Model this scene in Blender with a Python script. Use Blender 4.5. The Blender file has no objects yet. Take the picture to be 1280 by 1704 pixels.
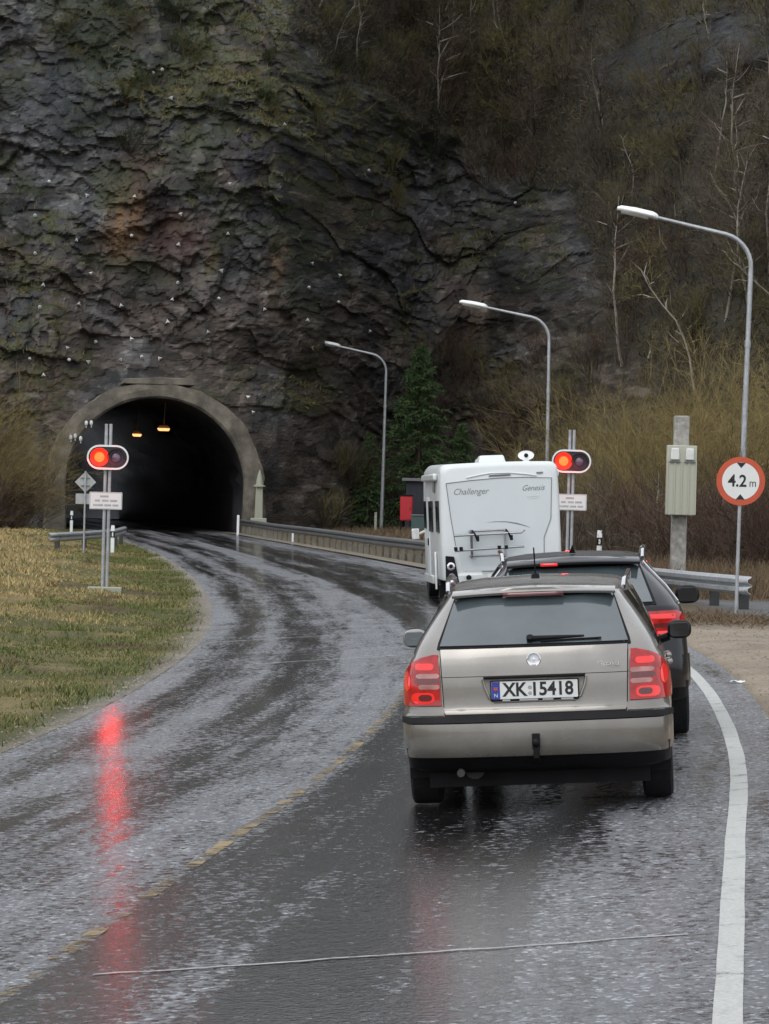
import bpy, math, random
import numpy as np
from mathutils import Vector, Matrix

RND = random.Random(11)
RNG = np.random.default_rng(11)
scene = bpy.context.scene
COL = scene.collection

# ------------------------------------------------------------------ camera
cam_d = bpy.data.cameras.new('camera')
cam = bpy.data.objects.new('camera', cam_d)
COL.objects.link(cam)
cam_d.sensor_fit = 'VERTICAL'
cam_d.sensor_height = 36.0
cam_d.lens = 36.0 * 5700 / 1704
cam_d.clip_start = 0.3
cam_d.clip_end = 2500
_p = math.atan(28 / 5700)
_r = math.radians(1.5)
_fw = Vector((0, math.cos(_p), -math.sin(_p)))
_rt = Vector((1, 0, 0))
_up = _rt.cross(_fw)
_rr = _rt * math.cos(_r) + _up * math.sin(_r)
_uu = -_rt * math.sin(_r) + _up * math.cos(_r)
_m = Matrix((_rr, _uu, -_fw)).transposed().to_4x4()
_m.translation = Vector((0, 0, 2.1))
cam.matrix_world = _m
scene.camera = cam

# ------------------------------------------------------------------ sky, light, exposure
SUN_EL, SUN_ROT = math.radians(48), math.radians(205)
world = bpy.data.worlds.new('World')
scene.world = world
world.use_nodes = True
wn, wl = world.node_tree.nodes, world.node_tree.links
bg = wn['Background']
skyt = wn.new('ShaderNodeTexSky')
skyt.sky_type = 'NISHITA'
skyt.sun_disc = False
skyt.sun_elevation = SUN_EL
skyt.sun_rotation = SUN_ROT
skyt.dust_density = 3.0
hsv = wn.new('ShaderNodeHueSaturation')          # cloud cover: most of the blue is lost
hsv.inputs['Saturation'].default_value = 0.28
wl.new(skyt.outputs[0], hsv.inputs['Color'])
cloud = wn.new('ShaderNodeMix'); cloud.data_type = 'RGBA'   # an even overcast veil in front of the clear sky
cloud.inputs[0].default_value = 0.72
cloud.inputs[7].default_value = (7.6, 7.9, 8.4, 1)
wl.new(hsv.outputs[0], cloud.inputs[6])
wl.new(cloud.outputs[2], bg.inputs['Color'])
bg.inputs['Strength'].default_value = 0.11
sun_d = bpy.data.lights.new('sun', 'SUN')
sun_d.energy = 0.6
sun_d.angle = math.radians(40)
sun_d.color = (1.0, 0.97, 0.93)
sun = bpy.data.objects.new('sun', sun_d)
COL.objects.link(sun)
# light arrives from behind the camera and high up
_sd = Vector((math.sin(SUN_ROT) * math.cos(SUN_EL), math.cos(SUN_ROT) * math.cos(SUN_EL), math.sin(SUN_EL)))
sun.rotation_euler = _sd.to_track_quat('Z', 'Y').to_euler()
sun.location = (0, -20, 60)
scene.view_settings.view_transform = 'Standard'
scene.view_settings.look = 'None'
scene.view_settings.gamma = 1.0
scene.view_settings.use_curve_mapping = False
scene.view_settings.exposure = 0.57
scene.cycles.use_denoising = True
scene.cycles.max_bounces = 6
scene.cycles.diffuse_bounces = 2
scene.cycles.glossy_bounces = 3
scene.cycles.caustics_reflective = False
scene.cycles.sample_clamp_indirect = 4.0

# ------------------------------------------------------------------ helpers
def perlin(x, y, z=0.0, seed=0):
    x, y, z = np.broadcast_arrays(np.asarray(x, float), np.asarray(y, float), np.asarray(z, float))
    xi, yi, zi = np.floor(x).astype(np.int64), np.floor(y).astype(np.int64), np.floor(z).astype(np.int64)
    xf, yf, zf = x - xi, y - yi, z - zi
    u, v, w = [t * t * t * (t * (t * 6 - 15) + 10) for t in (xf, yf, zf)]
    def g(a, b, c, fx, fy, fz):
        h = (a * 374761393 + b * 668265263 + c * 2147483647 + seed * 974634541) & 0xFFFFFFFF
        h = ((h ^ (h >> 13)) * 1274126177) & 0xFFFFFFFF
        h = (h ^ (h >> 16))
        a1 = (h & 1023) / 1023.0 * 6.2832
        c1 = ((h >> 10) & 1023) / 511.5 - 1
        s1 = np.sqrt(np.maximum(0, 1 - c1 * c1))
        return np.cos(a1) * s1 * fx + np.sin(a1) * s1 * fy + c1 * fz
    r = 0
    L = lambda a, b, t: a + (b - a) * t
    n = [[[g(xi + i, yi + j, zi + k, xf - i, yf - j, zf - k) for k in (0, 1)] for j in (0, 1)] for i in (0, 1)]
    r = L(L(L(n[0][0][0], n[1][0][0], u), L(n[0][1][0], n[1][1][0], u), v),
          L(L(n[0][0][1], n[1][0][1], u), L(n[0][1][1], n[1][1][1], u), v), w)
    return r * 1.6

def fbm(x, y, z=0.0, oct=4, seed=0, gain=.5):
    s, a, f = 0, 1.0, 1.0
    for i in range(oct):
        s = s + a * perlin(np.asarray(x) * f, np.asarray(y) * f, np.asarray(z) * f, seed + i * 17)
        a *= gain; f *= 2.03
    return s

def hash2(i, j, seed=0):
    h = (i.astype(np.int64) * 374761393 + j.astype(np.int64) * 668265263 + seed * 69069) & 0xFFFFFFFF
    h = ((h ^ (h >> 13)) * 1274126177) & 0xFFFFFFFF
    return ((h ^ (h >> 16)) & 0xFFFF) / 65535.0

def sstep(a, b, x):
    t = np.clip((np.asarray(x, float) - a) / (b - a), 0, 1)
    return t * t * (3 - 2 * t)

def link(o, parent=None):
    COL.objects.link(o)
    if parent is not None:
        o.parent = parent
    return o

def tag(o, label=None, cat=None, group=None, kind=None):
    if label: o['label'] = label
    if cat: o['category'] = cat
    if group: o['group'] = group
    if kind: o['kind'] = kind
    return o

def empty(name, loc=(0, 0, 0), label=None, cat=None, group=None, mat=None):
    o = bpy.data.objects.new(name, None)
    o.empty_display_size = .2
    if mat is not None: o.matrix_world = mat
    else: o.location = loc
    link(o)
    return tag(o, label, cat, group)

def copy_tree(o, parent=None):
    c = o.copy(); COL.objects.link(c); c.parent = parent
    for ch in o.children: copy_tree(ch, c)
    return c

def np_mesh(name, V, Fq, mats, smooth=False, mi=None):
    """V (n,3) floats, Fq (m,3|4) ints"""
    V = np.asarray(V, np.float32); Fq = np.asarray(Fq, np.int32)
    me = bpy.data.meshes.new(name)
    k = Fq.shape[1]
    me.vertices.add(len(V)); me.vertices.foreach_set('co', V.ravel())
    me.loops.add(Fq.size); me.loops.foreach_set('vertex_index', Fq.ravel())
    me.polygons.add(len(Fq))
    me.polygons.foreach_set('loop_start', np.arange(0, Fq.size, k, dtype=np.int32))
    me.polygons.foreach_set('loop_total', np.full(len(Fq), k, np.int32))
    if mi is not None: me.polygons.foreach_set('material_index', np.asarray(mi, np.int32))
    me.polygons.foreach_set('use_smooth', np.full(len(Fq), smooth))
    me.update(calc_edges=True)
    for m in (mats if isinstance(mats, (list, tuple)) else [mats]): me.materials.append(m)
    return me

def set_col(me, name, C):
    a = me.attributes.new(name, 'FLOAT_COLOR', 'POINT')
    C = np.asarray(C, np.float32)
    if C.shape[1] == 3: C = np.concatenate([C, np.ones((len(C), 1), np.float32)], 1)
    a.data.foreach_set('color', C.ravel())

class MB:
    """collects simple shapes into one mesh"""
    def __init__(s): s.v = []; s.f = []; s.m = []
    def add(s, vs, fs, mi=0):
        b = len(s.v); s.v += [tuple(v) for v in vs]
        for f in fs: s.f.append(tuple(i + b for i in f)); s.m.append(mi)
        return s
    def box(s, c, size, rot=None, mi=0, taper=1.0):
        x, y, z = [d / 2 for d in size]
        vs = [(-x, -y, -z), (x, -y, -z), (x, y, -z), (-x, y, -z)] + [(a * taper, b * taper, z) for a, b in ((-x, -y), (x, -y), (x, y), (-x, y))]
        R = rot if rot is not None else Matrix.Identity(3)
        vs = [R @ Vector(v) + Vector(c) for v in vs]
        return s.add(vs, [(3, 2, 1, 0), (4, 5, 6, 7), (0, 1, 5, 4), (1, 2, 6, 5), (2, 3, 7, 6), (3, 0, 4, 7)], mi)
    def tube(s, pts, rad, n=8, caps=True, mi=0):
        pts = [Vector(p) for p in pts]
        rad = rad if isinstance(rad, (list, tuple)) else [rad] * len(pts)
        vs = []; nrm = None
        for i, p in enumerate(pts):
            d = (pts[min(i + 1, len(pts) - 1)] - pts[max(i - 1, 0)]).normalized()
            if nrm is None:
                nrm = d.orthogonal().normalized()
            nrm = (nrm - d * nrm.dot(d)).normalized(); b = d.cross(nrm)
            for k in range(n):
                a = 2 * math.pi * k / n
                vs.append(p + (nrm * math.cos(a) + b * math.sin(a)) * rad[i])
        fs = [(i * n + k, i * n + (k + 1) % n, (i + 1) * n + (k + 1) % n, (i + 1) * n + k) for i in range(len(pts) - 1) for k in range(n)]
        if caps: fs += [tuple(range(n - 1, -1, -1)), tuple(range((len(pts) - 1) * n, len(pts) * n))]
        return s.add(vs, fs, mi)
    def lathe(s, prof, n=16, M=None, mi=0):
        """prof: (r, z) list about local z"""
        M = M if M is not None else Matrix.Identity(4)
        vs = [M @ Vector((r * math.cos(2 * math.pi * k / n), r * math.sin(2 * math.pi * k / n), z)) for r, z in prof for k in range(n)]
        fs = [(i * n + k, i * n + (k + 1) % n, (i + 1) * n + (k + 1) % n, (i + 1) * n + k) for i in range(len(prof) - 1) for k in range(n)]
        if prof[0][0] > 1e-6: fs.append(tuple(range(n - 1, -1, -1)))
        if prof[-1][0] > 1e-6: fs.append(tuple(range((len(prof) - 1) * n, len(prof) * n)))
        return s.add(vs, fs, mi)
    def prism(s, poly, M, d0, d1, mi=0):
        """poly in local xy, extruded local z d0..d1 through matrix M"""
        n = len(poly)
        vs = [M @ Vector((x, y, d0)) for x, y in poly] + [M @ Vector((x, y, d1)) for x, y in poly]
        fs = [tuple(range(n - 1, -1, -1)), tuple(range(n, 2 * n))] + [(k, (k + 1) % n, n + (k + 1) % n, n + k) for k in range(n)]
        return s.add(vs, fs, mi)
    def ring(s, outer, inner, M, d0, d1, mi=0):
        n = len(outer)
        vs = [M @ Vector((x, y, d)) for d in (d0, d1) for L in (outer, inner) for x, y in L]
        fs = []
        for k in range(n):
            j = (k + 1) % n
            fs += [(k, j, 2 * n + j, 2 * n + k), (n + j, n + k, 3 * n + k, 3 * n + j), (2 * n + k, 2 * n + j, 3 * n + j, 3 * n + k), (j, k, n + k, n + j)]
        return s.add(vs, fs, mi)
    def ell(s, c, r, e=1.0, nu=16, nv=10, rot=None, mi=0):
        vs = []
        sg = lambda v: math.copysign(abs(v) ** e, v)
        R = rot if rot is not None else Matrix.Identity(3)
        for j in range(nv + 1):
            ph = math.pi * (j / nv - .5)
            for i in range(nu):
                th = 2 * math.pi * i / nu
                vs.append(R @ Vector((r[0] * sg(math.cos(ph)) * sg(math.cos(th)), r[1] * sg(math.cos(ph)) * sg(math.sin(th)), r[2] * sg(math.sin(ph)))) + Vector(c))
        fs = [(j * nu + i, j * nu + (i + 1) % nu, (j + 1) * nu + (i + 1) % nu, (j + 1) * nu + i) for j in range(nv) for i in range(nu)]
        return s.add(vs, fs, mi)
    def grid(s, P, mi=0, flip=False):
        """P[row][col] points"""
        R, C = len(P), len(P[0])
        f = [(r * C + c, r * C + c + 1, (r + 1) * C + c + 1, (r + 1) * C + c) for r in range(R - 1) for c in range(C - 1)]
        if flip: f = [tuple(reversed(q)) for q in f]
        return s.add([p for row in P for p in row], f, mi)
    def build(s, name, mats, parent=None, bevel=0, sharp=35, smooth=True, fix=False):
        me = bpy.data.meshes.new(name)
        me.from_pydata(s.v, [], s.f)
        for m in (mats if isinstance(mats, (list, tuple)) else [mats]): me.materials.append(m)
        me.polygons.foreach_set('material_index', s.m)
        if fix:
            import bmesh
            bm = bmesh.new(); bm.from_mesh(me); bmesh.ops.remove_doubles(bm, verts=bm.verts, dist=1e-5)
            bmesh.ops.recalc_face_normals(bm, faces=bm.faces); bm.to_mesh(me); bm.free()
        if smooth:
            me.polygons.foreach_set('use_smooth', [True] * len(me.polygons))
            me.set_sharp_from_angle(angle=math.radians(sharp))
        me.update()
        o = link(bpy.data.objects.new(name, me), parent)
        if bevel:
            b = o.modifiers.new('bevel', 'BEVEL'); b.width = bevel; b.segments = 2
            b.limit_method = 'ANGLE'; b.angle_limit = math.radians(40)
        return o

MY = Matrix(((1, 0, 0, 0), (0, 0, -1, 0), (0, 1, 0, 0), (0, 0, 0, 1)))     # local xy -> world xz, depth z -> -y (towards the camera)
def yplane(x, y, z): return Matrix.Translation((x, y, z)) @ MY
def circ(r, n=32, cx=0, cy=0): return [(cx + r * math.cos(2 * math.pi * k / n), cy + r * math.sin(2 * math.pi * k / n)) for k in range(n)]
def stadium(hw, hh, n=12):
    c = hw - hh
    return [(c + hh * math.cos(a), hh * math.sin(a)) for a in np.linspace(-math.pi / 2, math.pi / 2, n)] + \
           [(-c + hh * math.cos(a), hh * math.sin(a)) for a in np.linspace(math.pi / 2, 3 * math.pi / 2, n)]
def rrect(hw, hh, r, n=4):
    o = []
    for cx, cy, a0 in ((hw - r, hh - r, 0), (-hw + r, hh - r, 90), (-hw + r, -hh + r, 180), (hw - r, -hh + r, 270)):
        o += [(cx + r * math.cos(math.radians(a0 + 90 * k / n)), cy + r * math.sin(math.radians(a0 + 90 * k / n))) for k in range(n + 1)]
    return o

def text_obj(name, body, size, mat, parent, M, ext=.002, shear=0.0, sx=1.0, bold=0.0):
    cu = bpy.data.curves.new(name, 'FONT')
    cu.body = body; cu.size = size; cu.extrude = ext; cu.align_x = 'CENTER'; cu.align_y = 'CENTER'; cu.shear = shear
    cu.resolution_u = 3; cu.offset = bold
    t = bpy.data.objects.new(name, cu); COL.objects.link(t)
    bpy.context.view_layer.update()
    me = bpy.data.meshes.new_from_object(t.evaluated_get(bpy.context.evaluated_depsgraph_get()))
    COL.objects.unlink(t); bpy.data.objects.remove(t)
    me.materials.clear(); me.materials.append(mat)
    me.transform(M @ Matrix.Diagonal((sx, 1, 1, 1)))
    me.name = name
    return link(bpy.data.objects.new(name, me), parent)

# ------------------------------------------------------------------ materials
def new_mat(name):
    m = bpy.data.materials.new(name); m.use_nodes = True
    nt = m.node_tree
    return m, nt, nt.nodes['Principled BSDF']

def N(nt, t, **kw):
    n = nt.nodes.new(t)
    for k, v in kw.items():
        if k in n.inputs: n.inputs[k].default_value = v
        else: setattr(n, k, v)
    return n

def ramp(nt, src, stops):
    r = nt.nodes.new('ShaderNodeValToRGB')
    e = r.color_ramp.elements
    while len(e) < len(stops): e.new(.5)
    for k, (p, c) in enumerate(stops):
        e[k].position = p
        e[k].color = (c, c, c, 1) if not isinstance(c, (tuple, list)) else (*c, 1)
    nt.links.new(src, r.inputs[0])
    return r

def mixc(nt, fac, a, b, mode='MIX'):
    n = nt.nodes.new('ShaderNodeMix'); n.data_type = 'RGBA'; n.blend_type = mode
    for q, sock, v in ((0, n.inputs[0], fac), (1, n.inputs[6], a), (1, n.inputs[7], b)):
        if hasattr(v, 'is_linked'): nt.links.new(v, sock)
        elif isinstance(v, (int, float)): sock.default_value = (v, v, v, 1) if q else v
        else: sock.default_value = (*v, 1)
    return n.outputs[2]

def pmat(name, col, rough=.5, metal=0.0, var=.12, scale=6.0, bump=0.0, bscale=30.0, coat=0.0, spec=.5, emis=None, es=0.0, dirt=0.0, dirtcol=(.09, .08, .065), dscale=3.0, grime=0.0):
    m, nt, b = new_mat(name)
    tc = N(nt, 'ShaderNodeTexCoord')
    no = N(nt, 'ShaderNodeTexNoise', Scale=scale, Detail=4.0)
    nt.links.new(tc.outputs['Object'], no.inputs['Vector'])
    r = ramp(nt, no.outputs[0], [(.3, tuple(c * (1 - var) for c in col)), (.7, tuple(min(1, c * (1 + var)) for c in col))])
    out = r.outputs[0]
    rv = ramp(nt, no.outputs[0], [(.3, max(0, rough * .85)), (.7, min(1, rough * 1.15))])
    if dirt:
        n2 = N(nt, 'ShaderNodeTexNoise', Scale=dscale, Detail=6.0, Roughness=.7)
        nt.links.new(tc.outputs['Object'], n2.inputs['Vector'])
        dm = ramp(nt, n2.outputs[0], [(.42, 0.0), (.72, dirt)])
        out = mixc(nt, dm.outputs[0], out, dirtcol)
    if grime:                                        # road spray dried on the lower body
        sp = N(nt, 'ShaderNodeSeparateXYZ'); nt.links.new(tc.outputs['Object'], sp.inputs[0])
        g1 = N(nt, 'ShaderNodeMapRange', interpolation_type='SMOOTHSTEP'); g1.inputs['From Min'].default_value = 1.15; g1.inputs['From Max'].default_value = .3
        n4 = N(nt, 'ShaderNodeTexNoise', Scale=5.0, Detail=4.0, Roughness=.6); nt.links.new(tc.outputs['Object'], n4.inputs['Vector'])
        g2 = ramp(nt, n4.outputs[0], [(.25, .55), (.75, 1.0)])
        nt.links.new(sp.outputs[2], g1.inputs['Value'])
        g3 = N(nt, 'ShaderNodeMath', operation='MULTIPLY'); nt.links.new(g1.outputs[0], g3.inputs[0]); nt.links.new(g2.outputs[0], g3.inputs[1])
        g4 = N(nt, 'ShaderNodeMath', operation='MULTIPLY'); g4.inputs[1].default_value = grime; nt.links.new(g3.outputs[0], g4.inputs[0])
        out = mixc(nt, g4.outputs[0], out, dirtcol)
    nt.links.new(out, b.inputs['Base Color'])
    nt.links.new(rv.outputs[0], b.inputs['Roughness'])
    b.inputs['Metallic'].default_value = metal
    b.inputs['Coat Weight'].default_value = coat
    b.inputs['Coat Roughness'].default_value = .06
    b.inputs['Specular IOR Level'].default_value = spec
    if emis:
        b.inputs['Emission Color'].default_value = (*emis, 1); b.inputs['Emission Strength'].default_value = es
    if bump:
        n3 = N(nt, 'ShaderNodeTexNoise', Scale=bscale, Detail=5.0)
        nt.links.new(tc.outputs['Object'], n3.inputs['Vector'])
        bp = N(nt, 'ShaderNodeBump', Strength=bump, Distance=.02)
        nt.links.new(n3.outputs[0], bp.inputs['Height'])
        nt.links.new(bp.outputs[0], b.inputs['Normal'])
    return m

def attr_mat(name, attr='tint', rough=.8, bump=0.0, bscale=(6, 6, 6), fine=.35, nscale=8.0, rand=0.0, spec=.3, trans=False, rough_var=0.15):
    """colour read from a painted vertex attribute (what the thing is made of at that spot), broken up by noise"""
    m, nt, b = new_mat(name)
    at = N(nt, 'ShaderNodeAttribute', attribute_name=attr)
    tc = N(nt, 'ShaderNodeTexCoord')
    mp = N(nt, 'ShaderNodeMapping'); mp.inputs['Scale'].default_value = bscale
    nt.links.new(tc.outputs['Object'], mp.inputs['Vector'])
    no = N(nt, 'ShaderNodeTexNoise', Scale=1.0, Detail=8.0, Roughness=.65)
    nt.links.new(mp.outputs[0], no.inputs['Vector'])
    r = ramp(nt, no.outputs[0], [(.25, 1 - fine), (.75, 1 + fine)])
    r.color_ramp.elements[1].color = (1 + fine,) * 3 + (1,)
    out = mixc(nt, 1.0, at.outputs['Color'], r.outputs[0], 'MULTIPLY')
    nt.links.new(out, b.inputs['Base Color'])
    rv = ramp(nt, no.outputs[0], [(.35, rough - rough_var), (.65, min(1, rough + rough_var))])
    nt.links.new(rv.outputs[0], b.inputs['Roughness'])
    b.inputs['Specular IOR Level'].default_value = spec
    if bump:
        bp = N(nt, 'ShaderNodeBump', Strength=1.0, Distance=bump)
        nt.links.new(no.outputs[0], bp.inputs['Height'])
        nt.links.new(bp.outputs[0], b.inputs['Normal'])
    return m

def twig_mat(name, col, rand=.35):
    m, nt, b = new_mat(name)
    oi = N(nt, 'ShaderNodeObjectInfo')
    tc = N(nt, 'ShaderNodeTexCoord')
    no = N(nt, 'ShaderNodeTexNoise', Scale=1.3, Detail=3.0)
    nt.links.new(tc.outputs['Object'], no.inputs['Vector'])
    r1 = ramp(nt, oi.outputs['Random'], [(0, 1 - rand), (1, 1 + rand)]); r1.color_ramp.elements[1].color = (1 + rand, 1 + rand * .9, 1 + rand * .8, 1)
    r2 = ramp(nt, no.outputs[0], [(.3, tuple(c * .7 for c in col)), (.7, tuple(c * 1.3 for c in col))])
    out = mixc(nt, 1.0, r1.outputs[0], r2.outputs[0], 'MULTIPLY')
    nt.links.new(out, b.inputs['Base Color'])
    b.inputs['Roughness'].default_value = .8
    b.inputs['Specular IOR Level'].default_value = .2
    return m

M = {}
M['galv'] = pmat('galvanised_steel', (.42, .44, .46), .42, .55, .15, 9, dirt=.35, dirtcol=(.2, .19, .17))
M['galv_dark'] = pmat('weathered_steel', (.16, .165, .17), .5, .35, .2, 5, dirt=.5, dirtcol=(.07, .06, .05))
M['rail_post'] = pmat('rail_post_grey', (.23, .21, .17), .6, .1, .2, 4, dirt=.4)
M['post_dark'] = pmat('dark_post', (.05, .05, .05), .6, .2, .2)
M['white'] = pmat('white_paint', (.72, .73, .72), .45, 0, .1, 8, dirt=.3)
M['white_plain'] = pmat('white_plastic', (.82, .83, .83), .4, 0, .03, 8)
M['black'] = pmat('black_plastic', (.006, .006, .007), .6, 0, .2, spec=.22)
M['rubber'] = pmat('tyre_rubber', (.008, .008, .009), .8, 0, .25, 30, bump=.4, bscale=60)
M['chrome'] = pmat('chrome', (.75, .76, .78), .15, 1.0, .05)
M['paint'] = pmat('beige_metallic_paint', (.30, .286, .264), .27, .5, .05, 3, coat=.8, dirt=.25, dirtcol=(.12, .108, .09), dscale=2.2, grime=.8)
M['paint_dark'] = pmat('black_metallic_paint', (.006, .006, .009), .3, .1, .1, 3, coat=.45, spec=.35, dirtcol=(.03, .029, .027), grime=.2)
M['glass'] = pmat('sky_tinted_glass', (.062, .082, .09), .10, 0, .3, 2.2, spec=1.0, coat=1.0)  # opaque; the pale bluish base colour stands in for reflected sky
M['glass_dark'] = pmat('dark_glass', (.012, .014, .017), .04, 0, .2, 3, spec=.6)
M['sheet'] = pmat('motorhome_shell', (.70, .74, .75), .35, 0, .03, 1.5, coat=.3, dirt=.10, dirtcol=(.42, .42, .38), dscale=1.2, grime=.35)
M['panel'] = pmat('motorhome_panel', (.62, .67, .69), .4, 0, .03, 1.2, dirt=.08, dirtcol=(.5, .5, .48))
M['grey_print'] = pmat('grey_print', (.18, .19, .2), .5)
M['blue_band'] = pmat('blue_plate_band', (.03, .06, .33), .4)
M['text_black'] = pmat('black_lettering', (.012, .012, .015), .5)
M['lamp_red'] = pmat('lit_tail_lens', (.24, .005, .006), .12, 0, .6, 16, coat=.6, emis=(1, .008, .006), es=.11)
M['lamp_red_hot'] = pmat('lit_tail_lamp', (.4, .01, .01), .15, 0, .2, coat=1, emis=(1, .012, .009), es=.36)
M['lamp_red_dull'] = pmat('unlit_red_lens', (.12, .006, .008), .15, 0, .3, 12, coat=1)
M['lens_clear'] = pmat('reversing_lens', (.42, .2, .18), .15, 0, .3, 12, coat=1)
M['concrete'] = pmat('old_concrete', (.165, .148, .118), .88, 0, .45, 1.6, bump=1.0, bscale=7, dirt=.95, dirtcol=(.035, .031, .026), dscale=.55)
M['concrete_pale'] = pmat('pale_weathered_stone', (.36, .37, .29), .8, 0, .2, 3, bump=.4, bscale=20, dirt=.4)
M['sign_red'] = pmat('sign_red', (.52, .085, .035), .4, 0, .06)
M['sign_white'] = pmat('sign_white', (.74, .75, .74), .4, 0, .04, dirt=.1)
M['sign_back'] = pmat('sign_back_grey', (.38, .39, .39), .5, .3, .12)
M['plate_print'] = pmat('faded_print', (.38, .39, .4), .5)
M['lamp_shell'] = pmat('lamp_housing_white', (.84, .85, .86), .3, 0, .03)
M['wood'] = pmat('weathered_timber', (.35, .34, .31), .85, 0, .3, 9, bump=.5, bscale=25, dirt=.7, dirtcol=(.14, .13, .12), dscale=4)
M['cabinet'] = pmat('pale_green_enamel', (.42, .43, .35), .5, 0, .06, 3, dirt=.15)
M['cabinet_vent'] = pmat('cabinet_vent_grey', (.62, .63, .6), .5)
M['red_box'] = pmat('red_enamel', (.5, .02, .03), .45, 0, .08)
M['shed'] = pmat('dark_blue_boards', (.022, .024, .035), .6, 0, .15, 2)
M['shed_trim'] = pmat('shed_trim_grey', (.16, .16, .17), .6)
M['teal'] = pmat('grey_green_metal', (.06, .1, .1), .5)

def emission_mat(name, col, st):
    m, nt, b = new_mat(name)
    b.inputs['Base Color'].default_value = (*[c * .3 for c in col], 1)
    b.inputs['Emission Color'].default_value = (*col, 1)
    tc = N(nt, 'ShaderNodeTexCoord'); no = N(nt, 'ShaderNodeTexNoise', Scale=9.0)
    nt.links.new(tc.outputs['Object'], no.inputs['Vector'])
    r = ramp(nt, no.outputs[0], [(.3, st * .7), (.7, st * 1.3)])
    mu = N(nt, 'ShaderNodeMath', operation='MULTIPLY_ADD'); mu.inputs[1].default_value = st * .6; mu.inputs[2].default_value = st * .7
    nt.links.new(no.outputs[0], mu.inputs[0]); nt.links.new(mu.outputs[0], b.inputs['Emission Strength'])
    return m
M['sig_core'] = emission_mat('signal_lamp_lit', (1.0, .011, .002), 20.0)
M['sig_glare'] = emission_mat('signal_glare_emission', (1.0, .02, .008), 1.3)  # emission stands in for lens glare round the lit lamp
M['sig_panel'] = pmat('signal_panel_dark', (.03, .028, .03), .5, 0, .15)
M['sig_off'] = pmat('signal_lens_unlit', (.16, .10, .17), .2, 0, .3, 14, coat=1)
M['sig_off_ring'] = pmat('signal_reflector_unlit', (.05, .02, .03), .25, 0, .2)
M['tunnel_lamp'] = emission_mat('sodium_lamp', (1.0, .45, .16), 1.3)
M['tunnel_lamp_shell'] = pmat('lamp_fixture_ochre', (.45, .25, .1), .5)
# ------------------------------------------------------------------ the lie of the land
_KY = np.array([-300, -60, 0, 10, 17, 20, 25, 30, 35, 45, 55, 70, 84, 100, 122, 137, 155, 170, 185, 240, 300], float)
_KX = np.array([-45, -9.8, -3.2, -2.1, -1.35, -1.03, -.5, -.1, .2, .45, .3, -.42, -1.35, -2.75, -5.1, -7.1, -9.5, -11.4, -13.5, -24, -40], float)
_KM = np.gradient(_KX, _KY)
def xc(y):
    """centre line of the road: x at a given y (smooth through the surveyed points)"""
    y = np.asarray(y, float)
    i = np.clip(np.searchsorted(_KY, y) - 1, 0, len(_KY) - 2)
    h = _KY[i + 1] - _KY[i]; t = (y - _KY[i]) / h
    return (_KX[i] * (2 * t**3 - 3 * t**2 + 1) + _KM[i] * h * (t**3 - 2 * t**2 + t) + _KX[i + 1] * (-2 * t**3 + 3 * t**2) + _KM[i + 1] * h * (t**3 - t**2))
def bank(y): return .065 * (1 - sstep(50, 150, y))
def gz(x, y):
    """banked road plane, level beyond its shoulders"""
    c = xc(y)
    return bank(y) * (c + np.clip(x - c, -3.7, 4.2))
def heading(y): return float((xc(y + .5) - xc(y - .5)))

def terr(x, y):
    x = np.asarray(x, float); y = np.asarray(y, float)
    off = x - xc(y)
    z = gz(x, y)
    z = z - .09 * (1 - sstep(3.25, 3.5, np.abs(off) + .44 * (off < 0)))
    side = np.abs(off)
    amp = sstep(3.5, 6.5, -off) * 1.0 + sstep(7.5, 10, off) * .6 * sstep(45, 60, y)
    z = z + amp * (.16 * fbm(x / 3.1, y / 4.0, oct=4, seed=3) + .10 * fbm(x / .9, y / 1.1, oct=2, seed=5))
    z = z + .14 * sstep(4.2, 7.5, -off) * (y > 0)
    z = z + sstep(5.0, 16, off) * sstep(100, 215, y) * .4
    z = z + np.maximum(0, x - 10.5) * .10 * sstep(62, 110, y)
    z = z - .55 * np.exp(-((off - 5.5) / .95) ** 2) * sstep(78, 86, y) * (1 - sstep(163, 168, y))      # ditch behind the long rail
    return z

# mountain face: y as a function of (x, z)
_BX = np.array([-160, -60, -30, -20, -16, -11.4, -6.8, -5.2, -3.5, -1, 2, 6, 10, 15, 25, 60, 160], float)
_BY = np.array([120, 146, 164, 168, 170.2, 171.0, 171.9, 173.6, 179, 187, 193, 191, 172, 143, 121, 98, 60], float)
_SX = np.array([-160, -60, -20, -6, 2, 7, 12, 60, 160], float)
_SY = np.array([.5, .5, .34, .30, .38, .62, .9, 1.0, 1.0], float)
PC = np.array([-11.4, 170.0]); PH = -.129            # tunnel portal centre, road heading there
PL = np.array([math.cos(PH), -math.sin(PH)])          # lateral direction of the portal face
PF = np.array([math.sin(PH), math.cos(PH)])           # direction into the mountain
_TX = np.linspace(-160, 160, 1601)
_TY = np.interp(_TX, _BX, _BY)
for _ in range(2): _TY[8:-8] = np.convolve(_TY, np.ones(11) / 11, 'same')[8:-8]
def base_y(x):
    return np.interp(x, _TX, _TY)
def cliff_y0(x, z):
    zz = np.maximum(z, 0)
    s = np.interp(x, _SX, _SY)
    steep = np.where(zz < 27, s * zz, s * 27 + (s + .35) * (zz - 27)) + 2.2 * np.maximum(0, zz - 41) ** 1.35
    return base_y(x) + steep
def portal_near(x, z):
    u = (x - PC[0]) * PL[0]
    r = np.sqrt((u / 5.9) ** 2 + (np.maximum(z - 2, 0) / 6.2) ** 2)
    return 1 - sstep(.9, 1.5, r)
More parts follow.
